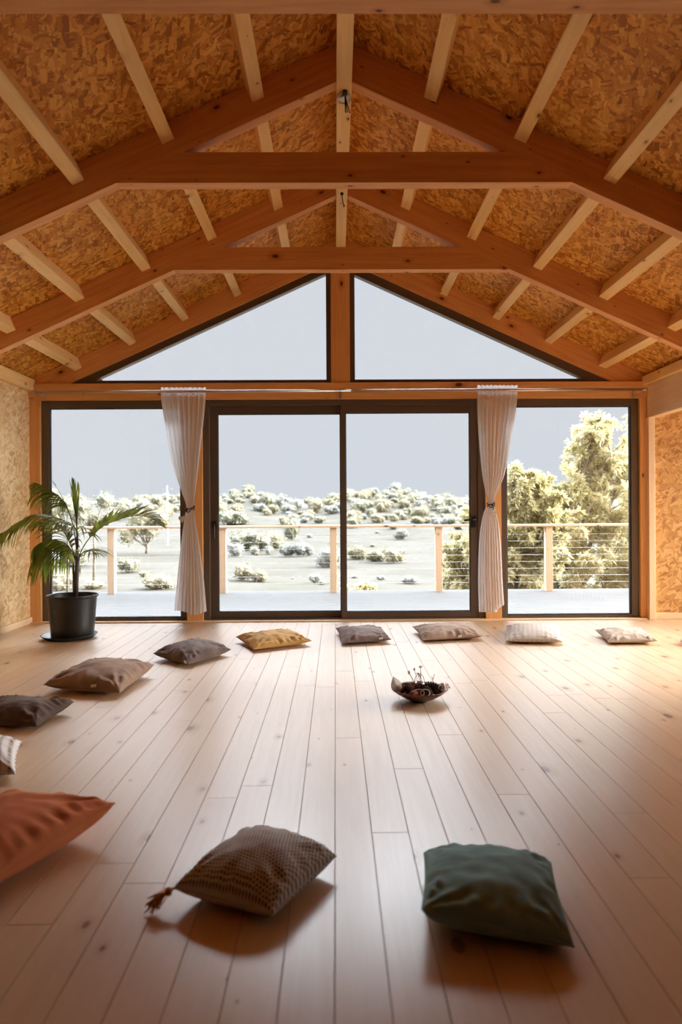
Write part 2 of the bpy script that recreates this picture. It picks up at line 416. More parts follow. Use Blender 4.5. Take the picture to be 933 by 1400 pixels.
# purlins
spans = [(-0.22, 1.14), (1.22, TY[0]), (TY[0]+TH, TY[1]), (TY[1]+TH, TY[2]), (TY[2]+TH, YB)]
bays = ['over the camera', 'before the nearest truss', 'between the nearest and middle trusses', 'between the middle and far trusses', 'between the far truss and the gable window']
order = ['first', 'second', 'third', 'fourth', 'fifth']
for bi, (a, b) in enumerate(spans):
    for sx in (-1, 1):
        for k in range(5):
            xc = 0.53*(k+1) + (0.0 if k < 4 else 0.02)
            zt = ZA+ROOFUP-SL*xc; w = 0.036; hang = 0.112
            P = [(sx*(xc-w), a, zt+SL*w-0.002), (sx*(xc+w), a, zt-SL*w-0.002), (sx*(xc+w)-sx*hang*SL*0.9, a, zt-SL*w-hang), (sx*(xc-w)-sx*hang*SL*0.9, a, zt+SL*w-hang)]
            P = [(p[0]+sx*hang*SL*0.45, p[1], p[2]) for p in P]
            m = MB(); m.prism(P, (0, b-a, 0), (0, 1, 0))
            o = m.build('roof_purlin', M['pine'], bevel=0.003)
            tag(o, '%s pale purlin %s of the ridge, %s' % (order[k], 'left' if sx < 0 else 'right', bays[bi]), 'roof purlin', 'pine purlins between the trusses', 'structure')

# wall plates and side walls -------------------------------------------
def beamobj(name, x0, x1, y0, y1, z0, z1, mat, label, cat='beam', bevel=0.004):
    m = MB(); m.box(x0, x1, y0, y1, z0, z1); return tag(m.build(name, M[mat], bevel=bevel), label, cat, kind='structure')
beamobj('wall_plate', -3.25, -3.085, YF, YB-0.002, 2.325, 2.448, 'pine', 'pale pine wall plate on top of the left strand board wall')
beamobj('wall_plate', 3.045, 3.22, YF, YB-0.002, 2.365, 2.452, 'pine', 'pale pine wall plate along the right side under the roof')
beamobj('header_beam', 3.10, 3.20, 4.3, YB-0.003, 2.035, 2.362, 'board', 'deep pale header beam over the right side opening')  # paler wood colour stands in for window light on this face

def wallmesh(name, P, ext, uvaxes, mat='osbwall', label=None, cat='wall'):
    m = MB(); e = Vector(ext); n = len(P)
    V = [Vector(p) for p in P]+[Vector(p)+e for p in P]
    uvs = [(v[uvaxes[0]], v[uvaxes[1]]) for v in V]
    m.add(V, [tuple(range(n))[::-1], tuple(range(n, 2*n))]+[(i, (i+1) % n, n+(i+1) % n, n+i) for i in range(n)], uvs=uvs)
    o = m.build(name, M[mat]); return tag(o, label, cat, kind='structure')
m_dark = simple('bounce damping dark boards', (0.10, 0.05, 0.03), 0.8); M['darkwall'] = m_dark  # unseen walls given a dark colour to cut light bounced from behind
wallmesh('wall_left_rear', [(XL, YF, 0), (XL, 2.6, 0), (XL, 2.6, 2.325), (XL, YF, 2.325)], (-0.1, 0, 0), (1, 2), 'darkwall', label='unseen left wall behind the view, darkened to curb bounced light')
wallmesh('wall_left', [(XL, 2.6, 0), (XL, YB, 0), (XL, YB, 2.325), (XL, 2.6, 2.325)], (-0.1, 0, 0), (1, 2), label='strand board wall on the left')
wallmesh('wall_right', [(3.13, YF, 0), (3.13, 4.3, 0), (3.13, 4.3, 2.364), (3.13, YF, 2.364)], (0.1, 0, 0), (1, 2), 'darkwall', label='unseen wall on the right, darkened to curb bounced light')
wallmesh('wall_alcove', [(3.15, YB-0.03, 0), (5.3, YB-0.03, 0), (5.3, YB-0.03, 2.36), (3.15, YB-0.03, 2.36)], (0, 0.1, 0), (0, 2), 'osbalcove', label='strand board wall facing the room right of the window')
wallmesh('wall_alcove_front', [(3.23, 4.2, 0), (5.3, 4.2, 0), (5.3, 4.2, 2.36), (3.23, 4.2, 2.36)], (0, 0.1, 0), (0, 2), label='strand board wall at the near side of the alcove')
wallmesh('ceiling_alcove', [(3.2, 4.2, 2.37), (5.4, 4.2, 2.37), (5.4, YB+0.1, 2.37), (3.2, YB+0.1, 2.37)], (0, 0, 0.08), (0, 1), label='strand board ceiling of the alcove', cat='ceiling')
wallmesh('wall_back', [(-3.2, YF-0.1, 0), (3.2, YF-0.1, 0), (3.2, YF-0.1, 2.45), (0, YF-0.1, 3.86), (-3.2, YF-0.1, 2.45)], (0, 0.1, 0), (0, 2), 'darkwall', label='unseen wall behind the camera, darkened to curb bounced light')
def basebd(name, x0, x1, y0, y1, label):
    m = MB(); m.box(x0, x1, y0, y1, 0, 0.065); return tag(m.build(name, M['board'], bevel=0.006), label, 'baseboard', kind='structure')
basebd('baseboard_left', XL, XL+0.02, YF, YB, 'pale pine baseboard along the left wall')
basebd('baseboard_alcove', 3.15, 5.3, YB-0.05, YB-0.03, 'pale pine baseboard under the right strand board wall')
m = MB(); m.box(3.085, 3.15, YB-0.07, YB-0.005, 0, 2.035); tag(m.build('trim_1', M['board'], bevel=0.004), 'pale vertical trim between the window wall and the right strand board', 'trim', kind='structure')

m = MB(); m.box(3.086, 3.149, YB-0.001, YB+0.11, 1.9, 2.46); tag(m.build('light_gap_filler', M['post']), 'orange pine filler added to close a light gap by the right end post', 'trim', kind='structure')  # added filler block, stops a light leak beside the post
# alcove glazing on the right (out of frame, daylight comes in)
def window(name, x0, x1, y0, y1, z0, z1, fr, label, axis='x', depth=0.07, cat='window'):
    """framed fixed pane; axis = direction the pane spans horizontally"""
    if axis == 'x':
        root = empty(name, ((x0+x1)/2, y0, z0), label, cat, kind='structure'); a0, a1 = x0, x1
        bx = lambda m, a, b, c, d, g=None, e0=0.0, e1=0.0: m.box(a, b, y0+e0, y0+depth-e1, c, d, g)
    else:
        root = empty(name, (x0, (y0+y1)/2, z0), label, cat, kind='structure'); a0, a1 = y0, y1
        bx = lambda m, a, b, c, d, g=None, e0=0.0, e1=0.0: m.box(x0+e0, x0+depth-e1, a, b, c, d, g)
    l, r, t_, b_ = fr
    m = MB(); bx(m, a0, a0+l, z0, z1); bx(m, a1-r, a1, z0, z1); bx(m, a0+l, a1-r, z1-t_, z1); bx(m, a0+l, a1-r, z0, z0+b_)
    m.build('window_frame', M['frame'], root, bevel=0.004)
    m = MB(); q = 0.008
    bx(m, a0+l, a0+l+q, z0+b_, z1-t_, None, 0.012, 0.02); bx(m, a1-r-q, a1-r, z0+b_, z1-t_, None, 0.012, 0.02); bx(m, a0+l+q, a1-r-q, z1-t_-q, z1-t_, None, 0.012, 0.02); bx(m, a0+l+q, a1-r-q, z0+b_, z0+b_+q, None, 0.012, 0.02)
    m.build('glazing_seal', M['gasket'], root)
    m = MB(); bx(m, a0+l+q/2, a1-r-q/2, z0+b_+q/2, z1-t_-q/2, None, depth*0.5-0.002, depth*0.5-0.004)
    m.build('glass_pane', M['glass'], root)
    return root
window('window_5', 5.22, 5.3, 4.32, YB-0.1, 0.02, 2.25, (0.06, 0.06, 0.06, 0.05), 'brown framed glazing at the right end of the alcove', 'y')
wallmesh('wall_alcove_end', [(5.22, 4.2, 2.25), (5.22, YB, 2.25), (5.22, YB, 2.37), (5.22, 4.2, 2.37)], (0.1, 0, 0), (1, 2), label='board above the alcove glazing')

# ------------------------------------------------------------------ glazed gable wall
def px(x): return (x-459)*YB/F-0.065
def pz(y): return 1.1+(700-y)*YB/F
YW = YB+0.02
def post(x0, x1, y0, y1, z0, z1, label):
    m = MB(); m.box(x0, x1, y0, y1, z0, z1); return tag(m.build('window_post', M['post'], bevel=0.003), label, 'post', kind='structure')
post(-3.20, px(57.5), YB-0.015, YB+0.12, 0, pz(546), 'orange pine post at the left end of the window wall')
post(px(876.5), 3.085, YB-0.015, YB+0.12, 0, pz(546), 'orange pine post at the right end of the window wall')
post(px(256), px(278), YB-0.02, YB+0.12, 0, pz(546), 'orange pine post behind the left curtain')
post(px(664), px(685.5), YB-0.02, YB+0.12, 0, pz(546), 'orange pine post behind the right curtain')
post(px(454), px(480), YB-0.012, YB+0.11, pz(523.5), 3.60, 'broad orange pine king post between the two gable windows')
m = MB(); m.box(-3.22, 3.16, YB-0.03, YB+0.12, pz(546)+0.001, pz(523.7)); 
tag(m.build('lintel_beam', M['post'], bevel=0.003), 'orange pine lintel beam above the sliding doors', 'beam', kind='structure')
m = MB(); m.box(-3.15, 3.08, YB-0.06, YB+0.06, 0.0, 0.014)
tag(m.build('trim_2', M['board'], bevel=0.004), 'pale pine sill strip along the foot of the window wall', 'trim', kind='structure')
zt = pz(546)
window('window_1', px(57.5), px(256), YW, YW, 0.014, zt, (px(68)-px(57.5), px(256)-px(247), 0.075, 0.03), 'tall fixed window left of the sliding doors, behind the palm')
window('window_2', px(685.5), px(876.5), YW, YW, 0.014, zt, (px(694.5)-px(685.5), px(876.5)-px(866), 0.075, 0.03), 'tall fixed window right of the sliding doors, filled by the yellow-green tree')
# sliding door
root = empty('door_1', (0, YW, 0.014), 'double sliding glass door in brown aluminium frames', 'sliding door', kind='structure')
m = MB(); x0, x1 = px(278), px(664)
m.box(x0, px(286.5), YW-0.01, YW+0.10, 0.014, zt); m.box(px(654.5), x1, YW-0.01, YW+0.10, 0.014, zt)
m.box(px(286.5), px(654.5), YW-0.01, YW+0.10, zt-0.055, zt); m.box(px(286.5), px(654.5), YW-0.01, YW+0.10, 0.014, 0.026)
m.build('door_frame', M['frame'], root, bevel=0.004)
def sash(xa, xb, xg0, xg1, y, name):
    m = MB(); zb, z1 = 0.026, zt-0.055; g0, g1 = 0.088, pz(564.2)
    m.box(xa, xg0, y, y+0.045, zb, z1); m.box(xg1, xb, y, y+0.045, zb, z1); m.box(xg0, xg1, y, y+0.045, g1, z1); m.box(xg0, xg1, y, y+0.045, zb, g0)
    s_ = m.build('door_panel', M['frame'], root, bevel=0.003)
    m = MB(); m.box(xg0, xg1, y+0.02, y+0.025, g0, g1); m.build('glass_pane', M['glass'], s_)
    m = MB(); q = 0.006
    m.box(xg0, xg0+q, y+0.01, y+0.035, g0, g1); m.box(xg1-q, xg1, y+0.01, y+0.035, g0, g1); m.box(xg0+q, xg1-q, y+0.01, y+0.035, g1-q, g1); m.box(xg0+q, xg1-q, y+0.01, y+0.035, g0, g0+q)
    m.build('glazing_seal', M['gasket'], s_)
    return s_
sl = sash(px(286.5), px(470), px(297), px(466), YW+0.052, 'left')
sr = sash(px(466.5), px(654.5), px(473.5), px(644), YW+0.004, 'right')
# handles
def fixp(o, par): o.parent = par; return o
hz = pz(714)
m = MB(); xh = px(649); m.box(xh-0.020, xh+0.020, YW-0.012, YW+0.004, pz(722), pz(706.5))
m.tube([(xh, YW-0.012, pz(711.5)), (xh, YW-0.05, pz(711.5)), (xh-0.02, YW-0.055, pz(711.5)), (xh-0.11, YW-0.055, pz(712.3))], 0.010, 10)
h = m.build('door_handle', M['handle'], sr, smooth=False, bevel=0.0); tag(h, 'black lever handle pointing left')
m = MB(); xh = px(292); m.box(xh-0.018, xh+0.020, YW+0.036, YW+0.052, pz(722), pz(711))
m.tube([(xh+0.004, YW+0.04, pz(716)), (xh+0.004, YW+0.0, pz(716)), (xh+0.006, YW-0.004, pz(720)), (xh+0.006, YW-0.004, pz(735))], 0.009, 10)
h = m.build('door_handle', M['handle'], sl); tag(h, 'black lever handle turned down')

# gable windows: right triangles with a dark frame
def gable(name, sx, label):
    root = empty(name, (sx*1.2, YW, pz(523)), label, 'window', kind='structure')
    if sx < 0: xi = px(454); gi = px(447.5); zb = pz(523.5); gb = pz(518.5); go = px(130)
    else: xi = px(480); gi = px(486.8); zb = pz(523.5); gb = pz(518.5); go = px(800.5)
    zo = lambda x: zr(x)             # outer sloping edge = rafter underside
    off = abs(go)*SL + gb            # glass sloping edge passes through (go, gb)
    zg = lambda x: off-SL*abs(x)
    xo = sx*(ZA-zb)/SL
    d = 0.07; y = YW
    O = [(xi, zb), (xo, zb), (xi, zo(xi))]; G = [(gi, gb), (go, gb), (gi, zg(gi))]
    m = MB()
    for i in range(3):
        j = (i+1) % 3; P = [O[i], O[j], G[j], G[i]]
        g = (O[j][0]-O[i][0], 0, O[j][1]-O[i][1])
        m.prism([(p[0], y, p[1]) for p in P], (0, d, 0), g)
    m.build('window_frame', M['frame'], root)
    # thin raised bead along the slope
    m = MB(); P = [(go, gb), (gi, zg(gi)), (gi, zg(gi)+0.014), (go, gb+0.014)]
    m.prism([(p[0], y-0.010, p[1]) for p in P], (0, 0.012, 0), (sx, 0, -SL)); m.build('glazing_bead', M['frame'], root)
    m = MB(); m.prism([(p[0], y+d*0.5, p[1]) for p in G], (0, 0.006, 0), (1, 0, 0)); m.build('glass_pane', M['glass'], root)
gable('window_3', -1, 'triangular gable window left of the king post')
gable('window_4', 1, 'triangular gable window right of the king post')
# strand board closes nothing else: outer cheeks beside the gable
wallmesh('wall_gable_left', [(-3.4, YB+0.121, 2.1), (-2.45, YB+0.121, 2.40), (-2.45, YB+0.121, 2.60), (-3.4, YB+0.121, 2.35)], (0, 0.04, 0), (0, 2), 'frame', label='cladding outside the left eave')
wallmesh('wall_gable_right', [(3.4, YB+0.121, 2.1), (2.45, YB+0.121, 2.40), (2.45, YB+0.121, 2.60), (3.4, YB+0.121, 2.35)], (0, 0.04, 0), (0, 2), 'frame', label='cladding outside the right eave')

# ------------------------------------------------------------------ curtain rod and curtains
YR = 6.68
def pr(x, y, Y=YR): return ony(x, y, Y)
root = empty('curtain_rod', (0, YR, 2.30), 'long thin steel curtain rod across the window wall under the lintel beam', 'curtain rod')
a, b, c_, e = pr(46, 536.3), pr(484, 534.6), pr(430, 536.4), pr(886, 533.6)
zrod = pr(466, 534.3).z
m = MB(); m.tube([(a.x, YR, zrod), (b.x, YR, zrod)], 0.0125, 14); m.build('rod', M['steel'], root, smooth=True)
m = MB(); m.tube([(c_.x, YR+0.0, zrod-0.028), (e.x-0.03, YR, zrod-0.028+0.02)], 0.0105, 14)
m = MB(); m.tube([(b.x-0.02, YR, zrod), (e.x-0.03, YR, zrod)], 0.0135, 14); m.build('rod', M['steel'], root, smooth=True)
for x in (a.x+0.02, b.x-0.13, e.x-0.06):
    m = MB()
    m.box(x-0.012, x+0.012, YR+0.18, YR+0.19, zrod-0.05, zrod+0.02)
    m.tube([(x, YR+0.185, zrod-0.03), (x, YR+0.02, zrod-0.035), (x, YR, zrod-0.022), (x, YR-0.017, zrod-0.012), (x, YR-0.019, zrod+0.004)], 0.004, 8)
    m.build('rod_bracket', M['steel'], root)
for x in (a.x, e.x-0.03):
    m = MB(); m.tube([(x-0.02, YR, zrod), (x-0.012, YR, zrod), (x+0.012, YR, zrod), (x+0.02, YR, zrod)], [0.012, 0.019, 0.019, 0.012], 14); m.build('rod_finial', M['steel'], root, smooth=True)

def curtain(rows, label, lean, seed, sag):
    """rows: (y_px, left_px, right_px, fold amplitude)"""
    Rr = random.Random(seed)
    mb = MB(); nu, nv = 150, 110
    P = []
    def interp(y):
        for i in range(len(rows)-1):
            if rows[i][0] <= y <= rows[i+1][0]:
                f = (y-rows[i][0])/(rows[i+1][0]-rows[i][0]); s0 = rows[max(i-1, 0)]; s1 = rows[i]; s2 = rows[i+1]; s3 = rows[min(i+2, len(rows)-1)]
                def cr(k):
                    m1 = (s2[k]-s0[k])/(s2[0]-s0[0])*(s2[0]-s1[0]); m2 = (s3[k]-s1[k])/(s3[0]-s1[0])*(s2[0]-s1[0])
                    return (2*f**3-3*f*f+1)*s1[k]+(f**3-2*f*f+f)*m1+(-2*f**3+3*f*f)*s2[k]+(f**3-f*f)*m2
                return cr(1), cr(2), cr(3)
        return rows[-1][1:4]
    ph = [Rr.uniform(0, 6.28) for _ in range(5)]
    y0, y1 = rows[0][0], rows[-1][0]
    V = []; uvs = []
    for j in range(nv+1):
        yy = y0+(y1-y0)*j/nv
        l, r, amp = interp(yy)
        pl, pr_ = ony(l, yy, YR), ony(r, yy, YR)
        for i in range(nu+1):
            u = i/nu
            x = pl.x+(pr_.x-pl.x)*u
            tt = (yy-y0)/(y1-y0)
            w = math.sin(u*2*math.pi*9+ph[0]+0.9*math.sin(u*5+tt*2.0))+0.5*math.sin(u*2*math.pi*17+ph[1]+tt)+0.25*math.sin(u*2*math.pi*29+ph[2])
            yo = YR + 0.45*amp*w*(0.4+0.6*math.sin(math.pi*min(1, max(0, u*0.94+0.03))))
            z = pl.z+(pr_.z-pl.z)*u
            if j == nv or tt > 0.9: z -= sag(u)*(tt-0.9)/0.1
            x += 0.15*amp*math.cos(u*2*math.pi*9+ph[3])
            if tt < 0.02: z += 0.004*math.sin(u*60)
            V.append((x, yo, z)); uvs.append((u*1.3, tt*2.3))
    n = nu+1
    fs = [(j*n+i, j*n+i+1, (j+1)*n+i+1, (j+1)*n+i) for j in range(nv) for i in range(nu)]
    mb.add(V, fs, uvs=uvs)
    o = mb.build('curtain', M['sheer'], smooth=True, recalc=False)
    tag(o, label, 'curtain', 'sheer curtains tied to the posts')
    return o
A0 = 0.022
rowsL = [(530, 220, 282, 0.013), (548, 221, 281.5, A0), (580, 226, 278.5, A0), (620, 233, 274, A0), (650, 241, 270.5, 0.018), (675, 249.5, 267, 0.012), (692, 255, 264.5, 0.008), (703, 253.5, 266, 0.009), (730, 249.5, 270.5, 0.014), (765, 245.5, 276, 0.02), (800, 242, 280, 0.024), (836, 238.5, 283.2, 0.026)]
cl = curtain(rowsL, 'white sheer curtain tied back at the post beside the potted palm', 0, 3, lambda u: 0.045*math.exp(-((u-0.62)/0.28)**2)-0.01)
rowsR = [(527, 653, 708.5, 0.013), (545, 653, 708, A0), (571, 653.5, 705, A0), (600, 655.3, 699.5, A0), (625, 657.3, 695.5, 0.018), (650, 660, 690, 0.014), (672, 664, 681, 0.010), (686, 667.5, 675.5, 0.008), (700, 662, 678.5, 0.010), (715, 658.6, 682, 0.014), (735, 656, 684.5, 0.018), (765, 654.6, 686.5, 0.022), (800, 654.3, 688, 0.024), (829, 655.5, 690, 0.026)]
cr_ = curtain(rowsR, 'white sheer curtain tied back in front of the post near the yellow-green tree', 0, 11, lambda u: 0.055 if u < 0.7 else 0.055*(1-(u-0.7)/0.3)-0.02)
# eyelets seen at the top of the left curtain
for (cx, cur) in ((237.5, cl), (265, cl)):
    p = ony(cx, 541, YR-0.022); m = MB()
    ring = [(p.x+0.015*math.cos(a), p.y, p.z+0.015*math.sin(a)) for a in [2*math.pi*k/16 for k in range(17)]]
    m.tube(ring, 0.004, 6, cap=False); e_ = m.build('eyelet', M['steel'], cur, smooth=True); tag(e_, 'metal curtain eyelet')
for o in bpy.data.objects:
    if o.name.startswith('eyelet'): o.matrix_parent_inverse = Matrix()

def tieback(cx, cy, w, heart, label, loop):
    c = ony(cx, cy, YR); root = empty('curtain_tieback', c, label, 'curtain tieback', 'cord tiebacks with heart charms')
    s = YR/F
    m = MB(); pts = []
    for k in range(25):
        a = 2*math.pi*k/24; pts.append((c.x+w*math.cos(a), c.y+0.042*math.sin(a), c.z+loop*math.cos(a)+0.012*math.sin(a)))
    m.tube(pts, 0.0058, 8, cap=False)
    pts = [(p[0], p[1]-0.003, p[2]-0.022+0.01*math.sin(i)) for i, p in enumerate(pts)]
    m.tube(pts, 0.005, 8, cap=False)
    h = ony(heart[0], heart[1], YR-0.055)
    k0 = Vector((c.x+(h.x-c.x)*0.3, YR-0.048, c.z-0.015))
    m.tube([k0, k0+Vector((0.01, -0.006, -0.012)), (h.x+0.006, h.y, h.z+0.055), (h.x, h.y, h.z+0.035)], 0.005, 6)
    m.lathe([(0.001, -0.014), (0.012, -0.008), (0.014, 0), (0.012, 0.008), (0.001, 0.014)], tuple(k0), 10)
    m.build('cord', M['cord'], root, smooth=True)
    pts = []
    for k in range(36):
        a = 2*math.pi*k/36; X = 16*math.sin(a)**3; Z = 13*math.cos(a)-5*math.cos(2*a)-2*math.cos(3*a)-math.cos(4*a)
        pts.append((h.x+X*0.0021, h.y-0.005, h.z+Z*0.0023))
    m = MB(); m.prism(pts, (0, 0.009, 0), (1, 0, 0)); m.build('heart_charm', M['heart'], root, bevel=0.002)
tieback(260, 694, 0.042, (249, 709.5), 'dark cord tieback with pale heart hanging left of the left curtain', 0.012)
tieback(671.5, 688, 0.036, (674.5, 702), 'dark cord tieback with pale heart hanging on the right curtain', 0.006)

# ------------------------------------------------------------------ ceiling hooks / fittings on the ridge beam
Yh = 4.07; zb = 3.615
root = empty('ceiling_fitting', (0.0, Yh, zb), 'white round ceiling fitting with dangling black wires on the ridge beam', 'ceiling fitting')
p = Vector((0.0, Yh+0.06, zb))
m = MB(); m.lathe([(0.001, -0.020), (0.026, -0.020), (0.028, -0.004), (0.040, -0.004), (0.043, -0.022), (0.043, -0.0005), (0.001, -0.0005)], tuple(p), 28); m.build('ring', M['white'], root, smooth=False)
m = MB(); q = p+Vector((0.006, -0.055, 0))
m.lathe([(0.001, 0), (0.014, -0.002), (0.015, -0.02), (0.001, -0.026)], tuple(q), 12)
for dx, dz, dy in ((0.014, -0.12, 0.02), (0.03, -0.115, 0.035), (0.002, -0.125, 0.01), (-0.02, -0.03, 0.01)):
    m.tube([q+Vector((0, 0, -0.02)), q+Vector((dx*0.3, dy*0.4, dz*0.5)), q+Vector((dx, dy, dz))], 0.0035, 6)
m.build('wires', M['black'], root)
root = empty('ceiling_hook', (0.0, 5.40, zb), 'small black hook with short wire under the far end of the ridge beam', 'ceiling hook')
m = MB(); q = Vector((0.0, 5.38, zb)); m.lathe([(0.001, 0), (0.012, -0.001), (0.013, -0.014), (0.001, -0.02)], tuple(q), 12)
m.tube([q+Vector((0, 0, -0.015)), q+Vector((0.006, 0.01, -0.06)), q+Vector((0.016, 0.02, -0.105)), q+Vector((0.022, 0.01, -0.09))], 0.004, 6)
m.build('wire', M['black'], root)
# ------------------------------------------------------------------ cushions
def fabric(name, c1, c2, sheen=0.35, pattern=None, scale=7):
    m, nt, out = new_mat(name); t = NT(nt)
    uv = t.n('ShaderNodeTexCoord').outputs['UV']
    n = t.noise(uv, scale, 4, 0.6, 0.5)
    c = t.mix(t.mapr(n, 0.3, 0.7), (*c1, 1), (*c2, 1))
    weave = t.noise(t.mapping(uv, sc=(1, 1, 1)), 320, 1)
    h = weave
    if pattern == 'dots':
        sx = t.n('ShaderNodeSeparateXYZ'); t.l(t.mapping(uv, sc=(96, 96, 1)), sx.inputs[0])
        row = t.math('FLOOR', sx.outputs[1]); sh = t.math('MULTIPLY', t.math('MODULO', t.math('ABSOLUTE', row), 2.0), 0.5)
        fx = t.math('SUBTRACT', t.math('FRACT', t.math('ADD', sx.outputs[0], sh)), 0.5); fy = t.math('SUBTRACT', t.math('FRACT', sx.outputs[1]), 0.5)
        d = t.math('SQRT', t.math('ADD', t.math('MULTIPLY', fx, fx), t.math('MULTIPLY', t.math('MULTIPLY', fy, fy), 0.75)))
        k = t.mapr(d, 0.24, 0.38)
        c = t.mix(k, (*c1, 1), (*c2, 1)); h = t.math('MULTIPLY', k, 1.0)
    if pattern == 'rib':
        sx = t.n('ShaderNodeSeparateXYZ'); t.l(uv, sx.inputs[0])
        w = t.math('SINE', t.math('MULTIPLY', sx.outputs[0], 2*math.pi*22)); w2 = t.math('SINE', t.math('MULTIPLY', sx.outputs[1], 2*math.pi*34))
        k = t.mapr(w, -0.9, 0.4); hole = t.math('MULTIPLY', t.mapr(w, -0.5, -0.9), t.mapr(w2, 0.3, 0.9))
        c = t.mix(k, (c1[0]*0.85, c1[1]*0.8, c1[2]*0.78, 1), (*c2, 1)); c = t.mix(hole, c, (c1[0]*0.3, c1[1]*0.25, c1[2]*0.22, 1)); h = k
    if pattern == 'check':
        sx = t.n('ShaderNodeSeparateXYZ'); t.l(uv, sx.inputs[0])
        w = t.math('SINE', t.math('MULTIPLY', sx.outputs[0], 2*math.pi*26)); w2 = t.math('SINE', t.math('MULTIPLY', sx.outputs[1], 2*math.pi*26))
        k = t.mapr(t.math('MAXIMUM', w, w2), -0.2, 0.8)
        c = t.mix(k, (*c1, 1), (*c2, 1)); h = k
    b = principled(t, out, c, 0.85, 0, 0.15, sheen, normal=t.bump(h, 0.25, 0.002 if pattern else 0.0008))
    b.inputs['Sheen Tint'].default_value = (*[min(1, 0.22+0.85*x) for x in c2], 1)
    return m

def cushion(corners, H, mat, label, seed, tagat=None, wr=1.0, inward=0.06, flat=0.42):
    """corners: world (x,y,z) near-left, near-right, far-right, far-left"""
    A, B, C, D = [Vector(c) for c in corners]
    cen = (A+B+C+D)/4
    Rr = random.Random(seed); N = 56
    ex = ((B-A)+(C-D)).length/2; ey = ((D-A)+(C-B)).length/2
    seeds = [Rr.uniform(0, 100) for _ in range(4)]
    def pt(u, v, side):
        # pull the sides inwards between the corners
        uu = u*(1-inward*(1-v*v)); vv = v*(1-inward*(1-u*u))
        a = (1-uu)/2; b = (1+uu)/2; c = (1-vv)/2; d = (1+vv)/2
        P = A*(a*c)+B*(b*c)+C*(b*d)+D*(a*d)
        e = P.z
        q = max(0.0, (1-u*u)*(1-v*v)); prof = q**flat
        # wrinkles radiating from the corners and along the seams
        w = 0
        for cu, cv, k in ((-1, -1, 0), (1, -1, 1), (1, 1, 2), (-1, 1, 3)):
            dx, dy = u-cu, v-cv; r = math.hypot(dx, dy); an = math.atan2(dy, dx)
            w += math.exp(-(r/0.62)**2)*math.sin(an*11+seeds[k]+2.0*noise.noise((r*3, an*2, seeds[k])))*min(1, r*3.2)
        w2 = noise.noise((u*2.2+seeds[0], v*2.2, seeds[1]))*0.55+noise.noise((u*6+seeds[2], v*6, seeds[3]))*0.25
        edge = noise.noise((u*1.5, v*9+seeds[0], 3.3))*math.exp(-((1-abs(u))/0.25)**2)+noise.noise((u*9+seeds[1], v*1.5, 7.7))*math.exp(-((1-abs(v))/0.25)**2)
        bump_ = (w*0.010+w2*0.016+edge*0.020)*wr*min(1, prof*1.6)
        if side > 0: z = e*(1-prof)+H*prof+bump_
        else: z = e*(1-prof)**1.6+0.0015
        return Vector((P.x, P.y, max(z, 0.0015)))
    V = []; uvs = []; idx = {}
    for j in range(N+1):
        for i in range(N+1):
            # denser rows near the rim
            u = math.sin((i/N*2-1)*math.pi/2); v = math.sin((j/N*2-1)*math.pi/2)
            idx[(i, j, 1)] = len(V); V.append(pt(u, v, 1)); uvs.append(((u+1)/2*ex, (v+1)/2*ey))
    for j in range(1, N):
        for i in range(1, N):
            u = math.sin((i/N*2-1)*math.pi/2); v = math.sin((j/N*2-1)*math.pi/2)
            idx[(i, j, -1)] = len(V); V.append(pt(u, v, -1)); uvs.append(((u+1)/2*ex, (v+1)/2*ey))
    g = lambda i, j, s: idx.get((i, j, s), idx[(i, j, 1)])
    fs = []
    for j in range(N):
        for i in range(N):
            fs.append((g(i, j, 1), g(i+1, j, 1), g(i+1, j+1, 1), g(i, j+1, 1)))
            fs.append((g(i, j, -1), g(i, j+1, -1), g(i+1, j+1, -1), g(i+1, j, -1)))
    base = Vector((cen.x, cen.y, 0)); V = [v-base for v in V]
    mb = MB(); mb.add(V, fs, uvs=uvs)
    o = mb.build('floor_cushion', mat, smooth=True, recalc=False)
    o.location = base
    tag(o, label, 'cushion', 'cushions laid in a circle on the floor')
    # seam piping
    ring = []
    n = 40
    for (u0, v0, u1, v1) in ((-1, -1, 1, -1), (1, -1, 1, 1), (1, 1, -1, 1), (-1, 1, -1, -1)):
        for k in range(n):
            f = k/n; ring.append(pt(u0+(u1-u0)*f, v0+(v1-v0)*f, 1)-base)
    ring.append(ring[0])
    m = MB(); m.tube([p+Vector((0, 0, 0.0)) for p in ring], 0.0028, 6, cap=False); s = m.build('seam', mat, smooth=True); s.parent = o
    if tagat:
        f, ln = tagat[0], 0.035
        p0 = pt(-1+2*f, -0.985, 1)-base; p1 = pt(-1+2*(f+ln/ex), -0.985, 1)-base
        nrm = Vector((p1.y-p0.y, -(p1.x-p0.x), 0)).normalized()
        m = MB(); q = nrm*0.006
        P = [p0+q+Vector((0, 0, 0.006)), p1+q+Vector((0, 0, 0.006)), p1+q*1.6+Vector((0, 0, -0.010)), p0+q*1.6+Vector((0, 0, -0.010))]
        m.prism(P, nrm*0.002, (1, 0, 0)); s = m.build('care_tag', M['tag']); s.parent = o; tag(s, 'small white sewn-in tag')
    return o, pt

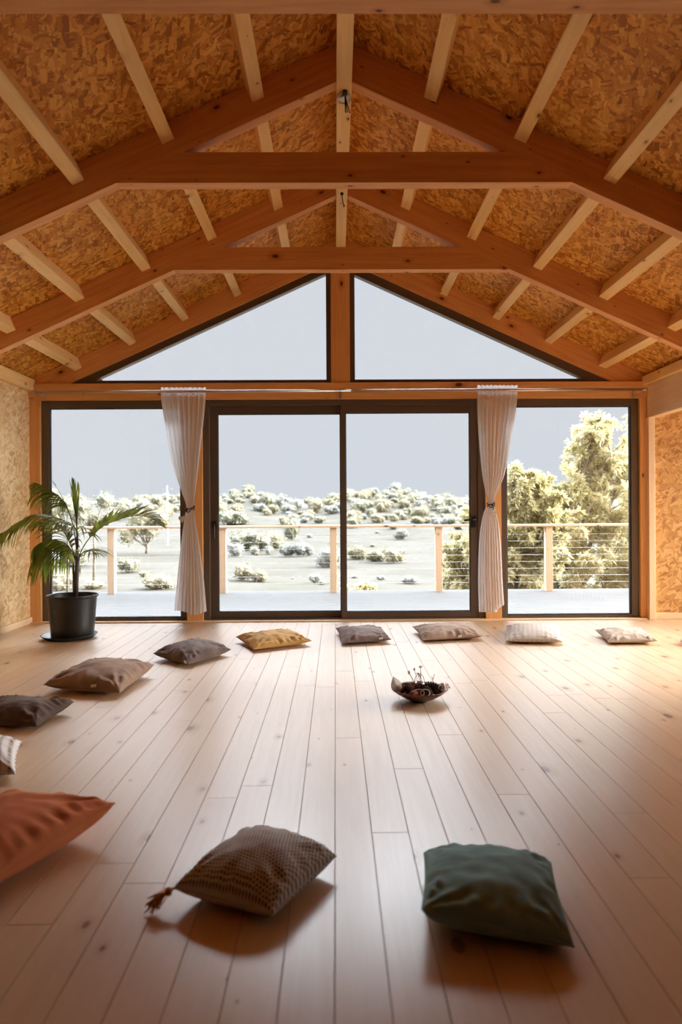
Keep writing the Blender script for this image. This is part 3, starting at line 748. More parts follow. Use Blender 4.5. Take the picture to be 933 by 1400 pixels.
def W(xc, yc, zc): return (xc-0.065, yc, zc)        # camera-relative X to world
def PX(x, y, z): 
    p = onz(x, y, z); return (p.x, p.y, z)
green = fabric('sage velvet', (0.25, 0.46, 0.48), (0.33, 0.56, 0.58), 0.35)
cushion([PX(577, 1243, 0.085), PX(785, 1294, 0.035), PX(753, 1178, 0.05), PX(580, 1166, 0.05)], 0.135, green, 'sage green velvet cushion, nearest on the right', 1, wr=0.9, inward=0.04)
dots = fabric('brown diamond weave', (0.12, 0.085, 0.075), (0.80, 0.78, 0.74), 0.3, 'dots')
dc, dpt = cushion([PX(238, 1214, 0.05), PX(372, 1251, 0.035), PX(460, 1170, 0.05), PX(345, 1135, 0.06)], 0.145, dots, 'brown and cream patterned cushion with an orange tassel', 2, wr=0.7, inward=0.04)
rust = fabric('rust velvet', (0.62, 0.18, 0.07), (0.74, 0.26, 0.12), 0.22)
tip = Vector(PX(157, 1098, 0.10)); nr = Vector(PX(-34, 1222, 0.05))
cushion([tuple(nr+Vector((-0.46, 0.15, 0))), tuple(nr), tuple(tip), tuple(tip+Vector((-0.50, 0.10, -0.02)))], 0.17, rust, 'large rust velvet cushion cut by the left edge', 3, wr=1.2, inward=0.03)
knit = fabric('white ribbed knit', (0.66, 0.60, 0.56), (0.82, 0.80, 0.78), 0.1, 'rib')
a, b = Vector(PX(21, 1058, 0.03)), Vector(PX(29, 1014, 0.05))
cushion([tuple(a+Vector((-0.42, -0.02, 0.02))), tuple(a), tuple(b), tuple(b+Vector((-0.42, -0.02, 0)))], 0.13, knit, 'white ribbed knit cushion at the left edge', 4, wr=0.6)
dbrown = fabric('dark brown fleece', (0.085, 0.052, 0.040), (0.15, 0.10, 0.078), 0.5)
a, b = Vector(PX(50, 993, 0.025)), Vector(PX(101, 959.5, 0.055))
cushion([tuple(a+Vector((-0.42, 0.06, 0.02))), tuple(a), tuple(b), tuple(b+Vector((-0.44, 0.06, 0)))], 0.115, dbrown, 'dark brown plush cushion left, just behind the white knit one', 5, wr=1.2)
tan = fabric('taupe velvet', (0.27, 0.17, 0.12), (0.36, 0.245, 0.18), 0.5)
cushion([PX(60, 936, 0.055), PX(164, 947, 0.03), PX(211, 908.5, 0.07), PX(124, 903.5, 0.07)], 0.14, tan, 'large taupe velvet cushion in front of the palm pot', 6, (0.62,), wr=1.2, inward=0.04)
dgrey = fabric('dark taupe velvet', (0.125, 0.085, 0.075), (0.20, 0.145, 0.13), 0.45)
cushion([PX(210, 893.5, 0.05), PX(257, 908, 0.03), PX(316, 888, 0.045), PX(270, 877, 0.05)], 0.125, dgrey, 'dark taupe velvet cushion between the taupe and mustard ones', 7, (0.9,), wr=1.1)
mus = fabric('mustard velvet', (0.50, 0.26, 0.06), (0.60, 0.36, 0.12), 0.4)
cushion([PX(323, 870.5, 0.045), PX(347, 888, 0.025), PX(426, 876, 0.04), PX(396, 861.5, 0.045)], 0.095, mus, 'mustard yellow velvet cushion before the left sliding pane', 8, (0.75,), wr=1.3)
gry = fabric('grey brown velvet', (0.17, 0.115, 0.105), (0.25, 0.18, 0.165), 0.45)
cushion([PX(468, 879.5, 0.025), PX(535, 874, 0.035), PX(522, 858, 0.045), PX(459, 858.5, 0.045)], 0.095, gry, 'small grey-brown velvet cushion straight ahead below the door mullion', 9, (0.75,), wr=1.0)
bei = fabric('warm taupe linen', (0.36, 0.245, 0.18), (0.45, 0.33, 0.26), 0.35)
cushion([PX(578, 875, 0.025), PX(659, 870, 0.035), PX(646, 853, 0.045), PX(564, 856.5, 0.05)], 0.10, bei, 'warm taupe cushion before the right sliding pane', 10, (0.6,), wr=1.1)
whi = fabric('off white check', (0.56, 0.47, 0.40), (0.72, 0.66, 0.61), 0.2, 'check')
cushion([PX(691, 876, 0.03), PX(769.5, 877, 0.03), PX(765, 856, 0.045), PX(693, 855.5, 0.045)], 0.105, whi, 'off-white finely checked cushion in front of the right window', 11, wr=0.5, inward=0.03)
lin = fabric('beige linen', (0.46, 0.36, 0.28), (0.56, 0.46, 0.38), 0.25)
cushion([PX(832, 878, 0.025), PX(900, 876, 0.035), PX(876, 859.5, 0.045), PX(814, 861, 0.05)], 0.09, lin, 'beige linen cushion near the right corner post', 12, wr=1.0)
p = Vector(PX(930, 876.5, 0.03))
cushion([tuple(p+Vector((0.1, -0.22, 0))), tuple(p+Vector((0.52, 0.02, 0))), tuple(p+Vector((0.42, 0.35, 0.01))), tuple(p)], 0.09, knit, 'white cushion only just entering at the right edge', 13, wr=0.5)
# tassel
c = dpt(-1, -1, 1); root = empty('tassel', (0, 0, 0), None, None); bpy.data.objects.remove(root)
m = MB(); d = Vector((-0.034, -0.020, -0.012)); rt = random.Random(5)
m.tube([c, c+d*0.35], 0.004, 6)
m.lathe([(0.001, 0.012), (0.010, 0.008), (0.012, 0), (0.010, -0.008), (0.001, -0.012)], tuple(c+d*0.42), 10)
for k in range(60):
    s = c+d*0.45; e = c+d*1.55+Vector((rt.gauss(0, 0.008), rt.gauss(0, 0.008), 0)); e.z = max(0.004, 0.018+rt.gauss(0, 0.010))
    mid = (s+e)/2+Vector((rt.gauss(0, .004), rt.gauss(0, .004), 0.006)); m.tube([s, mid, e], 0.0018, 4)
tz = m.build('tassel', M['tassel'], smooth=True); tz.parent = dc; tz.matrix_parent_inverse = Matrix.Translation(-dc.location); tag(tz, 'orange yarn tassel on the left corner')

# ------------------------------------------------------------------ potted palm
YP = 6.05
pc = ony(99.5, 868, YP); pc.z = 0
def pp(x, y, dy=0.0): return ony(x, y, YP+dy)
sc_ = Vector((pc.x-0.025, YP-0.005, 0))
m = MB(); m.lathe([(0.001, 0.0), (0.185, 0.0), (0.20, 0.006), (0.235, 0.034), (0.238, 0.038), (0.230, 0.038), (0.198, 0.014), (0.001, 0.012)], tuple(sc_), 56)
tag(m.build('plant_saucer', M['black'], smooth=True), 'black plastic saucer under the palm pot', 'saucer')
root = empty('potted_palm', (pc.x, YP, 0.013), 'feathery palm in a black plastic pot in the left corner', 'potted plant')
m = MB(); zt = 0.385
m.lathe([(0.001, 0.013), (0.172, 0.013), (0.178, 0.02), (0.186, 0.12), (0.205, zt-0.03), (0.206, zt-0.022), (0.217, zt-0.018), (0.220, zt-0.006), (0.218, zt), (0.210, zt), (0.206, zt-0.01), (0.20, zt-0.06), (0.19, 0.15)], (pc.x, YP, 0), 56)
m.build('pot', M['black'], root, smooth=True)
m = MB(); m.lathe([(0.001, zt-0.045), (0.1, zt-0.05), (0.203, zt-0.055)], (pc.x, YP, 0), 40); m.build('soil', M['soil'], root)
m = MB()
T0 = Vector((pp(103, 808).x, YP, zt-0.05)); T1 = pp(106, 765)
m.tube([T0, T0*0.6+T1*0.4+Vector((0.0, 0, 0)), T1, pp(105, 735)], [0.026, 0.021, 0.017, 0.008], 12)
m.tube([T0+Vector((-0.012, 0.01, 0)), pp(100.5, 780), pp(101, 770)], [0.014, 0.009, 0.004], 8)
m.build('trunk', M['palmstem'], root, smooth=True)
def frond(pts, n, llen, droop, seed, spread=0.9, width=0.011, start=0.28, up=0.15, sides=(1, -1), tipf=0.5, rad=0.0055):
    """pts: (px,py,dy); leaflets along both sides"""
    Rr = random.Random(seed)
    C = [pp(*p) for p in pts]
    # catmull resample
    Q = []
    for i in range(len(C)-1):
        p0, p1, p2, p3 = C[max(i-1, 0)], C[i], C[i+1], C[min(i+2, len(C)-1)]
        for k in range(10):
            f = k/10; Q.append(0.5*((2*p1)+(p2-p0)*f+(2*p0-5*p1+4*p2-p3)*f*f+(-p0+3*p1-3*p2+p3)*f**3))
    Q.append(C[-1]); L = [0]
    for i in range(1, len(Q)): L.append(L[-1]+(Q[i]-Q[i-1]).length)
    def at_(s):
        s *= L[-1]
        for i in range(1, len(Q)):
            if L[i] >= s:
                f = (s-L[i-1])/max(1e-6, L[i]-L[i-1]); return Q[i-1].lerp(Q[i], f), (Q[i]-Q[i-1]).normalized()
        return Q[-1], (Q[-1]-Q[-2]).normalized()
    m = MB(); m.tube(Q, [rad*(1-0.8*i/len(Q)) for i in range(len(Q))], 6, mi=1)
    for i in range(n):
        s = start+(1-start)*(i+0.5)/n
        p, d = at_(min(s, 0.999))
        side0 = d.cross(Vector((0, 0, 1)))
        if side0.length < 0.2: side0 = Vector((0, 1, 0))
        side0.normalize(); upv = side0.cross(d).normalized()
        for sg in sides:
            env = (0.55+0.45*math.sin(math.pi*min(1, (s-start)/(1-start)*0.85+0.12)))*(1-(1-tipf)*max(0, (s-0.75)/0.25))
            l = llen*env*Rr.uniform(0.88, 1.1)
            sp = spread*(1-0.55*s)
            dr = (d*(1-sp*0.75)+side0*sg*sp+upv*up+Vector((Rr.gauss(0, .05), Rr.gauss(0, .05), Rr.gauss(0, .05)))).normalized()
            K = 6; row = []; q = p.copy(); dd = dr.copy()
            for k in range(K+1):
                f = k/K; wd = width*(math.sin(math.pi*min(1, f*0.85+0.12))**0.7)*(1-f)**0.35 if k < K else 0.0006
                wv = dd.cross(Vector((0.15, -0.35, 1))).normalized()
                row.append((q-wv*wd*0.5, q+Vector((0, 0, -wd*0.18)), q+wv*wd*0.5))
                q = q+dd*(l/K); dd = (dd+Vector((0, 0, -droop/K*(0.6+f)))).normalized()
            V = [x for r in row for x in r]
            m.add(V, [(k*3+a, k*3+a+1, k*3+a+4, k*3+a+3) for k in range(K) for a in (0, 1)], uvs=[(0, 0)]*len(V))
    return m.build('frond', [M['palm'], M['palmstem']], root, smooth=True)
frond([(106, 768, 0), (114, 748, 0.01), (128, 730, 0.03), (150, 715, 0.06), (180, 706, 0.10), (205, 708, 0.12), (220, 719, 0.12)], 36, 0.30, 0.9, 1, spread=0.95, start=0.25, up=0.38, width=0.026)
frond([(105, 762, 0), (107, 742, -0.08), (103, 722, -0.16), (82, 709.5, -0.22), (58, 703.5, -0.26), (38, 709, -0.28), (16, 722, -0.28), (2, 730, -0.26)], 40, 0.36, 2.1, 2, spread=0.75, start=0.22, up=-0.05, width=0.026)
frond([(104, 764, 0), (98, 748, 0.02), (88, 728, 0.05), (78, 718, 0.06), (66, 714, 0.08), (56, 716, 0.1)], 26, 0.32, 2.0, 3, spread=0.8, start=0.2, up=0.0, width=0.024)
frond([(103, 766, 0), (97, 751, 0.05), (86, 741, 0.09), (72, 738, 0.12), (58, 741, 0.14), (47, 748, 0.15)], 32, 0.46, 3.2, 4, spread=0.8, start=0.10, up=-0.7, width=0.028)
frond([(104, 745, 0), (101, 722, 0.02), (93, 697, 0.05), (83, 681, 0.08), (72, 672, 0.10), (60, 665, 0.12), (48, 660, 0.13)], 34, 0.28, 2.6, 5, spread=0.7, start=0.45, up=-0.35, width=0.024)
frond([(97, 706, 0.03), (90, 690, 0.04), (81, 672, 0.05), (72, 658, 0.06)], 3, 0.05, 0.2, 6, spread=0.2, start=0.8, width=0.006, rad=0.004)
frond([(105.5, 750, 0), (105, 720, 0.0), (104, 700, 0.01), (102, 680, 0.01), (100, 661, 0.02)], 22, 0.20, -0.2, 7, spread=0.34, start=0.4, up=0.0, width=0.018, rad=0.008)
frond([(105, 715, 0), (106, 695, -0.01), (107.5, 678, -0.01), (107, 663, 0.0)], 9, 0.12, -0.2, 8, spread=0.25, start=0.2, up=0.0, width=0.010)
frond([(107, 768, 0), (112, 757, -0.06), (121, 752, -0.14), (133, 757, -0.2)], 20, 0.26, 1.4, 9, spread=0.9, start=0.15, up=0.1, width=0.010)

# ------------------------------------------------------------------ bowl with dried things
bc = Vector((0.485-0.065, 3.975, 0))
m = MB(); rr = 0.164; zt = 0.068
prof = [(0.001, 0.0), (0.045, 0.0), (0.055, 0.004), (0.09, 0.018), (0.125, 0.038), (0.150, 0.056), (rr, zt), (rr-0.003, zt+0.003), (0.146, 0.058), (0.120, 0.042), (0.085, 0.022), (0.05, 0.010), (0.001, 0.008)]
m.lathe(prof, tuple(bc), 56); tag(m.build('copper_bowl', M['copper'], smooth=True), 'shallow dark copper bowl on the floor filled with dried finds', 'bowl')
def inb(x, y, dz=0.0):
    r = math.hypot(x, y); return Vector((bc.x+x, bc.y+y, 0.017+0.05*(r/0.155)**1.7+dz))
def pinecone(x, y, L, rad, yaw, mat, label, pitch=0.2):
    L *= 1.15; rad *= 1.15
    root_m = MB(); c0 = inb(x, y, rad*0.9); ax = Vector((math.cos(yaw)*math.cos(pitch), math.sin(yaw)*math.cos(pitch), math.sin(pitch)))
    a = ax.cross(Vector((0, 0, 1))).normalized(); b = ax.cross(a)
    m = MB(); m.tube([c0-ax*L/2, c0-ax*L*0.2, c0+ax*L*0.2, c0+ax*L/2], [rad*0.4, rad*0.62, rad*0.5, rad*0.1], 10)
    n = 70
    for k in range(n):
        f = k/n; th = k*2.399; rr_ = rad*math.sin(math.pi*(0.12+0.83*f))**0.6
        o = a*math.cos(th)+b*math.sin(th); p = c0+ax*(L*(f-0.5))+o*rr_*0.55; q = c0+ax*(L*(f-0.5)+0.006)+o*rr_*1.05; s = ax.cross(o)*rad*0.26
        m.add([p-s*0.6, p+s*0.6, q+s, q-s, q+ax*0.005], [(0, 1, 2, 3), (3, 2, 4)], uvs=[(0, 0)]*5)
    return tag(m.build('pine_cone', M[mat], smooth=False), label, 'pine cone', 'dried finds in the bowl')
pinecone(0.055, 0.02, 0.085, 0.034, 0.3, 'cone', 'large dark pine cone just right of the glass jar')
pinecone(0.035, -0.055, 0.07, 0.028, 1.9, 'cone', 'dark pine cone at the front right of the bowl')
pinecone(-0.06, -0.015, 0.075, 0.028, 2.6, 'cone', 'dark pine cone left of the glass jar')
pinecone(-0.085, 0.045, 0.06, 0.022, 0.8, 'cone', 'small dark pine cone at the back left of the bowl')
pinecone(0.098, -0.028, 0.06, 0.024, 1.2, 'cone', 'dark pine cone near the right rim of the bowl')
pinecone(-0.108, 0.0, 0.05, 0.022, 0.0, 'conelight', 'light brown pine cone beside the white leaf')
def blob(name, c, r, mat, label, cat, sq=(1, 1, 1), seed=1, nz=0.15):
    m = MB(); V = []; n = 14; k_ = 22
    prof = []
    for j in range(n+1):
        th = math.pi*j/n
        for k in range(k_):
            ph = 2*math.pi*k/k_; v = Vector((math.sin(th)*math.cos(ph), math.sin(th)*math.sin(ph), math.cos(th)))
            q = 1+nz*noise.noise(v*2.2+Vector((seed, 0, 0))); V.append(Vector((v.x*r*sq[0]*q, v.y*r*sq[1]*q, v.z*r*sq[2]*q))+Vector(c))
    fs = [(j*k_+k, j*k_+(k+1) % k_, (j+1)*k_+(k+1) % k_, (j+1)*k_+k) for j in range(n) for k in range(k_)]
    m.add(V, fs, uvs=[(0, 0)]*len(V)); return tag(m.build(name, M[mat], smooth=True), label, cat, 'dried finds in the bowl')
blob('dried_fruit', inb(-0.042, -0.075, 0.020), 0.024, 'red', 'reddish orange dried fruit at the front left of the bowl', 'dried fruit', (1.1, 1, 0.85), 4, 0.3)
blob('seed_pod', inb(0.115, 0.018, 0.020), 0.022, 'conelight', 'round brown seed pod by the right rim of the bowl', 'seed pod', (1, 1, 0.9), 8, 0.4)
# glass jar
jr = empty('glass_jar', inb(0, 0.005, 0.004), 'little clear glass jar with wire handle in the middle of the bowl', 'jar')
j0 = inb(0, 0.005, 0.004)
m = MB(); m.lathe([(0.001, 0), (0.024, 0), (0.030, 0.008), (0.031, 0.06), (0.026, 0.074), (0.028, 0.084), (0.025, 0.084), (0.023, 0.074), (0.028, 0.058), (0.027, 0.010), (0.001, 0.004)], tuple(j0), 30); m.build('jar_body', M['jar'], jr, smooth=True)
m = MB(); m.tube([j0+Vector((0.029*math.cos(a), 0, 0.080+0.052*math.sin(a))) for a in [math.pi*k/16 for k in range(17)]], 0.0017, 6); m.build('wire_handle', M['stemred'], jr, smooth=True)
# dried flowers
fr_ = empty('dried_flowers', j0+Vector((0, 0, 0.006)), 'sprig of dried flowers standing in the little glass jar', 'dried flowers')
for (dx, dz, dy) in ((-0.062, 0.142, 0.0), (-0.030, 0.155, 0.01), (0.006, 0.172, 0.0), (-0.008, 0.135, -0.01), (0.004, 0.120, 0.008)):
    tip_ = j0+Vector((dx, dy, dz)); b_ = j0+Vector((dx*0.1, 0, 0.008))
    m = MB(); m.tube([b_, b_.lerp(tip_, 0.5)+Vector((0.006, 0, 0.005)), tip_], 0.0014, 5); s_ = m.build('stem', M['stemred'], fr_)
    m = MB()
    for q in range(7):
        o = Vector((R.gauss(0, .005), R.gauss(0, .005), R.gauss(0, .004))); m.lathe([(0.0005, -0.004), (0.0042, 0), (0.0005, 0.004)], tuple(tip_+o), 6)
    o = m.build('flower_head', M['flower'], s_)
    o.matrix_parent_inverse = Matrix()
    s_.matrix_parent_inverse = Matrix.Translation(-fr_.location)
    o.matrix_parent_inverse = Matrix()
# twig
m = MB(); q = inb(0.072, 0.02, 0.03); m.tube([q, q+Vector((0.008, 0, 0.05)), q+Vector((0.018, 0, 0.085))], 0.0016, 5); m.tube([q+Vector((0.008, 0, 0.05)), q+Vector((0.002, 0, 0.075))], 0.0012, 5)
tag(m.build('twig', M['stemred']), 'thin pinkish twig sticking up right of the jar', 'twig')
# rings / glass rings at front
for i, (dx, w) in enumerate(((-0.018, 0.030), (0.018, 0.026))):
    c = inb(dx, -0.112, 0.026); m = MB()
    m.tube([c+Vector((w*math.cos(a), 0.012*math.sin(a), 0.017*math.sin(a))) for a in [2*math.pi*k/24 for k in range(25)]], 0.0028, 7, cap=False)
    tag(m.build('shell_ring', M['shell'], smooth=True), ['pale shell ring at the front rim, the left one', 'pale shell ring at the front rim, the right one'][i], 'shell ring', 'pale rings at the front of the bowl')
def petal(name, base, tip, w, mat, label, cat, curl=0.02, lean=Vector((0, -1, 0))):
    m = MB(); V = []; n, k_ = 14, 8; ax = tip-base; s = ax.cross(lean).normalized(); nn = s.cross(ax).normalized()
    for layer in (0, 1):
        for j in range(n+1):
            f = j/n; ww = w*math.sin(math.pi*(0.08+0.92*f)**0.8)
            for k in range(k_+1):
                g = k/k_*2-1; V.append(base+ax*f+s*ww*g+nn*(curl*(g*g-0.4)*math.sin(math.pi*f)+0.003*noise.noise((f*6, g*3, w*50))+0.0012*layer))
    q = (n+1)*(k_+1)
    fs = [(l*q+j*(k_+1)+k, l*q+j*(k_+1)+k+1, l*q+(j+1)*(k_+1)+k+1, l*q+(j+1)*(k_+1)+k) for l in (0, 1) for j in range(n) for k in range(k_)]
    m.add(V, fs, uvs=[(0, 0)]*len(V)); return tag(m.build(name, M[mat], smooth=True), label, cat)
petal('dried_leaf', inb(-0.128, -0.035, -0.002), inb(-0.152, 0.01, 0.072), 0.031, 'drylet', 'translucent pale dried leaf leaning over the left rim of the bowl', 'leaf', 0.03)
petal('sea_shell', inb(0.105, -0.05, 0.03), inb(0.140, 0.0, 0.035), 0.022, 'shell', 'pale shell fragment resting on the right rim of the bowl', 'shell', 0.02)
petal('glass_shard', inb(0.150, -0.05, 0.012), inb(0.165, 0.02, 0.02), 0.022, 'jar', 'clear piece of glass poking over the right rim', 'glass piece', 0.01)

# ------------------------------------------------------------------ deck and railing
m = MB(); y = YB+0.14
while y < 9.66:
    m.box(-9, 9, y, y+0.137, -0.045, -0.018, (1, 0, 0)); y += 0.143
m.box(-9, 9, YB+0.12, 9.66, -0.25, -0.05, (1, 0, 0))
m.box(-9, 9, YB+0.13, YB+0.135, -0.04, -0.02)
tag(m.build('deck', M['deck'], bevel=0.0), 'pale timber terrace outside the glass doors', 'deck', kind='structure')
m = MB(); m.box(-9.0, 9.0, 7.0, 9.4, -6, -0.26); tag(m.build('foundation', M['bark']), 'stone base under the terrace', 'foundation', kind='structure')
YD = 9.55
root = empty('deck_railing', (0, YD, 0), 'timber post terrace railing with thin steel cables', 'railing')
zd = 0.915
m = MB(); m.box(-9, 9, YD-0.07, YD+0.07, zd-0.032, zd, (1, 0, 0)); m.build('handrail', M['extpine'], root, bevel=0.004)
for p_ in (-108, 2.5, 153.5, 305, 455.8, 599.8, 750.5, 902, 1050):
    x = (p_-459)*YD/F-0.065
    m = MB(); m.box(x-0.048, x+0.048, YD-0.045, YD+0.045, -0.05, zd-0.032); m.build('railing_post', M['extpine'], root, bevel=0.004)
for k in range(8):
    z = 0.775-0.096*k
    m = MB(); m.tube([(-9, YD, z), (9, YD, z)], 0.0028, 6); m.build('cable', M['cable'], root)

# ------------------------------------------------------------------ landscape
ridge = [(-400, 690), (0, 684), (60, 684), (130, 684), (180, 684), (215, 680), (250, 678), (290, 680), (310, 676), (335, 670), (355, 675), (380, 684), (410, 689), (440, 685), (470, 677), (500, 673), (540, 668), (560, 670), (580, 677), (605, 686), (640, 690), (700, 688), (900, 684), (1300, 684)]
def lerp_tab(tab, x):
    if x <= tab[0][0]: return tab[0][1]
    for (a, b), (c, d) in zip(tab, tab[1:]):
        if x <= c: return b+(d-b)*(x-a)/(c-a)
    return tab[-1][1]
ZP = [(8, -2.0), (14, -3.2), (30, -5.2), (60, -6.2), (85, -6.2), (120, -5.2), (200, -1.6)]
def ground(x, y):
    pxx = 459+(x+0.065)*F/max(y, 1)
    if y <= 200: z = lerp_tab(ZP, y)
    else:
        h = 1.1+(700-lerp_tab(ridge, pxx)-3)*300/F
        f = min(1, (y-200)/100); f = f*f*(3-2*f)*0.55+f*0.45
        z = -1.6+(h+1.6)*f
        if y > 305: z -= (y-305)*0.18
    z += noise.noise((x*0.03, y*0.03, 0))*min(1.2, y*0.006)+noise.noise((x*0.12, y*0.12, 5))*min(0.4, y*0.002)
    return z
ys = [9.7+0.6*i for i in range(15)]; y = ys[-1]
while y < 380: y *= 1.035; ys.append(y)
m = MB(); V = []; nx = 110
for y in ys:
    hw = max(22, y*0.8)
    for i in range(nx+1):
        x = -hw+2*hw*i/nx; V.append((x, y, ground(x, y)))
fs = [(j*(nx+1)+i, j*(nx+1)+i+1, (j+1)*(nx+1)+i+1, (j+1)*(nx+1)+i) for j in range(len(ys)-1) for i in range(nx)]
m.add(V, fs, uvs=[(v[0], v[1]) for v in V]); tag(m.build('ground', M['grass'], smooth=True), 'dry pale grass valley and hillside', 'ground', kind='structure')
# far bluish ridge
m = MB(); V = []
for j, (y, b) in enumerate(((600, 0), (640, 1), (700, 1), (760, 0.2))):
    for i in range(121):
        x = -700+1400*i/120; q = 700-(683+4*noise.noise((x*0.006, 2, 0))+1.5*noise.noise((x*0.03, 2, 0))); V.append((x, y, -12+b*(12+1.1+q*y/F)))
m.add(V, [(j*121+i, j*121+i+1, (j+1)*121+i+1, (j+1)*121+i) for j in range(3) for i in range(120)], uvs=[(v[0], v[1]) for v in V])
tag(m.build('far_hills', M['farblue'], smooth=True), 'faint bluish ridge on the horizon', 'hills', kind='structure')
def hit(x, y):
    d = ray(x, y); Y = 11.0; 
    while Y < 330:
        p = CAM+d*(Y/d.y)
        if ground(p.x, p.y) >= p.z: return p
        Y *= 1.012
    return None

def crown_mesh(name, lobes, n, leaf, seed, asp=1.7, core=True):
    """one leafy crown of unit size: small bent leaf cards on lobes around inner lumps"""
    Rr = random.Random(seed); mb = MB(); tot = sum(l[3]**2 for l in lobes)
    if core:
        for (cx, cy, cz, r) in lobes:
            V = []; a_, b_ = 7, 10
            for j in range(a_+1):
                th = math.pi*j/a_
                for k in range(b_):
                    ph = 2*math.pi*k/b_; v = Vector((math.sin(th)*math.cos(ph), math.sin(th)*math.sin(ph), math.cos(th)))
                    q = r*0.80*(1+0.35*noise.noise(v*2+Vector((cx*9+seed, cy*9, cz*9)))); V.append((cx+v.x*q, cy+v.y*q, cz+v.z*q))
            mb.add(V, [(j*b_+k, j*b_+(k+1) % b_, (j+1)*b_+(k+1) % b_, (j+1)*b_+k) for j in range(a_) for k in range(b_)], uvs=[(0, 0)]*len(V))
    for i in range(n):
        t_ = Rr.uniform(0, tot)
        for l in lobes:
            t_ -= l[3]**2
            if t_ <= 0: break
        v = Vector((Rr.gauss(0, 1), Rr.gauss(0, 1), Rr.gauss(0, 1))).normalized()
        r = l[3]*(1+0.35*noise.noise(v*2+Vector((l[0]*9+seed, l[1]*9, l[2]*9))))*Rr.uniform(0.78, 1.10)
        p = Vector(l[:3])+v*r
        d = (v+Vector((Rr.gauss(0, .7), Rr.gauss(0, .7), Rr.gauss(0, .7)-0.1))).normalized(); s = d.cross(Vector((Rr.gauss(0, 1), Rr.gauss(0, 1), Rr.gauss(0, 1)))).normalized()
        L = leaf*Rr.uniform(0.7, 1.4); w = L/asp
        mb.add([p-s*w*0.15, p+d*L*0.5-s*w*0.5, p+d*L, p+d*L*0.5+s*w*0.5], [(0, 1, 2, 3)], uvs=[(0, 0)]*4)
    return mb
PROT = {}
for key, mat in (('olive', 'olive'), ('olive2', 'olive2'), ('silver', 'silver')):
    for v in range(2):
        rr_ = random.Random(hash(v)+len(key)); lobes = [(0, 0, 0.34, 0.34)]
        for _ in range(6):
            a = rr_.uniform(0, 6.28); d = rr_.uniform(0.15, 0.34); lobes.append((d*math.cos(a), d*math.sin(a), rr_.uniform(0.2, 0.5), rr_.uniform(0.14, 0.25)))
        mb = crown_mesh('shrub', lobes, 1000, 0.055, v*7+len(key))
        me = mb.build('hillside_shrub', M[mat], recalc=False); PROT[(key, v)] = me.data; bpy.data.objects.remove(me)
pos_words = lambda x: 'through the left window' if x < 250 else 'through the left sliding pane' if x < 466 else 'through the right sliding pane' if x < 650 else 'through the right window'
PLACED = []
def shrub(x, yb, wpx, hpx, key, label, group, spaced=False):
    p = hit(x, yb)
    if p is None: return False
    s = wpx*p.y/F/0.95
    if spaced and any((q.x-p.x)**2+(q.y-p.y)**2 < (0.50*(s+r))**2 for q, r in PLACED): return False
    PLACED.append((p, s))
    o = bpy.data.objects.new('hillside_shrub' if wpx < 40 else 'scrub_tree', PROT[(key, R.randint(0, 1))]); COL.objects.link(o)
    s = wpx*p.y/F/0.95; o.location = (p.x, p.y, p.z-0.03*s); o.scale = (s, s, hpx*p.y/F/0.68); o.rotation_euler.z = R.uniform(0, 6.28)
    tag(o, label+' '+pos_words(x), 'shrub' if wpx < 40 else 'tree', group)
named = [(318, 719, 46, 24, 'olive', 'broad olive tree rising above the handrail'), (342, 752, 62, 30, 'olive', 'widest dark scrub tree just under the handrail'), (374, 750, 42, 24, 'olive2', 'scrub tree right of the widest dark one'),
 (399, 739, 24, 30, 'olive', 'tall rounded tree crossing the handrail'), (324, 761, 26, 20, 'silver', 'leftmost silvery bush below the dark trees'), (348, 759, 14, 13, 'silver', 'small silvery bush, second from the left'), (368, 758, 14, 13, 'silver', 'small silvery bush, third from the left'),
 (392, 761, 22, 19, 'silver', 'silvery bush left of the largest one'), (411, 760, 26, 20, 'silver', 'largest silvery bush under the rounded tree'), (424, 760, 16, 15, 'silver', 'rightmost silvery bush of the row'),
 (332, 794, 30, 25, 'olive2', 'loose dry bush in the foreground on the left'), (356, 796, 28, 18, 'olive2', 'low spreading dry bush right of the loose one'), (431, 797, 18, 13, 'silver', 'small grey bush in front of the railing post'),
 (450, 776, 34, 28, 'silver', 'pale bush beside the second railing post'), (491, 765, 32, 20, 'olive2', 'left bush of the row halfway down the slope'), (513, 769, 30, 20, 'olive2', 'middle bush of the row halfway down the slope'), (537, 770, 34, 22, 'olive2', 'right bush of the row halfway down the slope'),
 (549, 738, 20, 16, 'silver', 'round grey bush just below the handrail'), (561, 798, 24, 12, 'silver', 'flat grey bush low on the slope'), (525, 760, 18, 12, 'olive', 'small dark bush tucked behind the row'),
 (176, 783, 32, 22, 'olive', 'olive bush standing alone in the pale field'), (198, 789, 18, 9, 'olive2', 'small low bush right of the lone olive one'), (216, 806, 44, 22, 'olive2', 'yellowish bush low beside the left curtain'), (100, 775, 46, 26, 'olive', 'bush behind the palm trunk'), (84, 806, 42, 26, 'olive2', 'yellowish bush just above the palm pot'), (128, 806, 30, 14, 'olive2', 'low bush left of the first railing post')]
for x, y, w, h, k, lb in named: shrub(x, y, w, h, k, lb, 'scrub in the valley')
Rs = random.Random(21)
cnt = 0; tries = 0
zones = [(150, 250), (297, 466), (474, 645)]
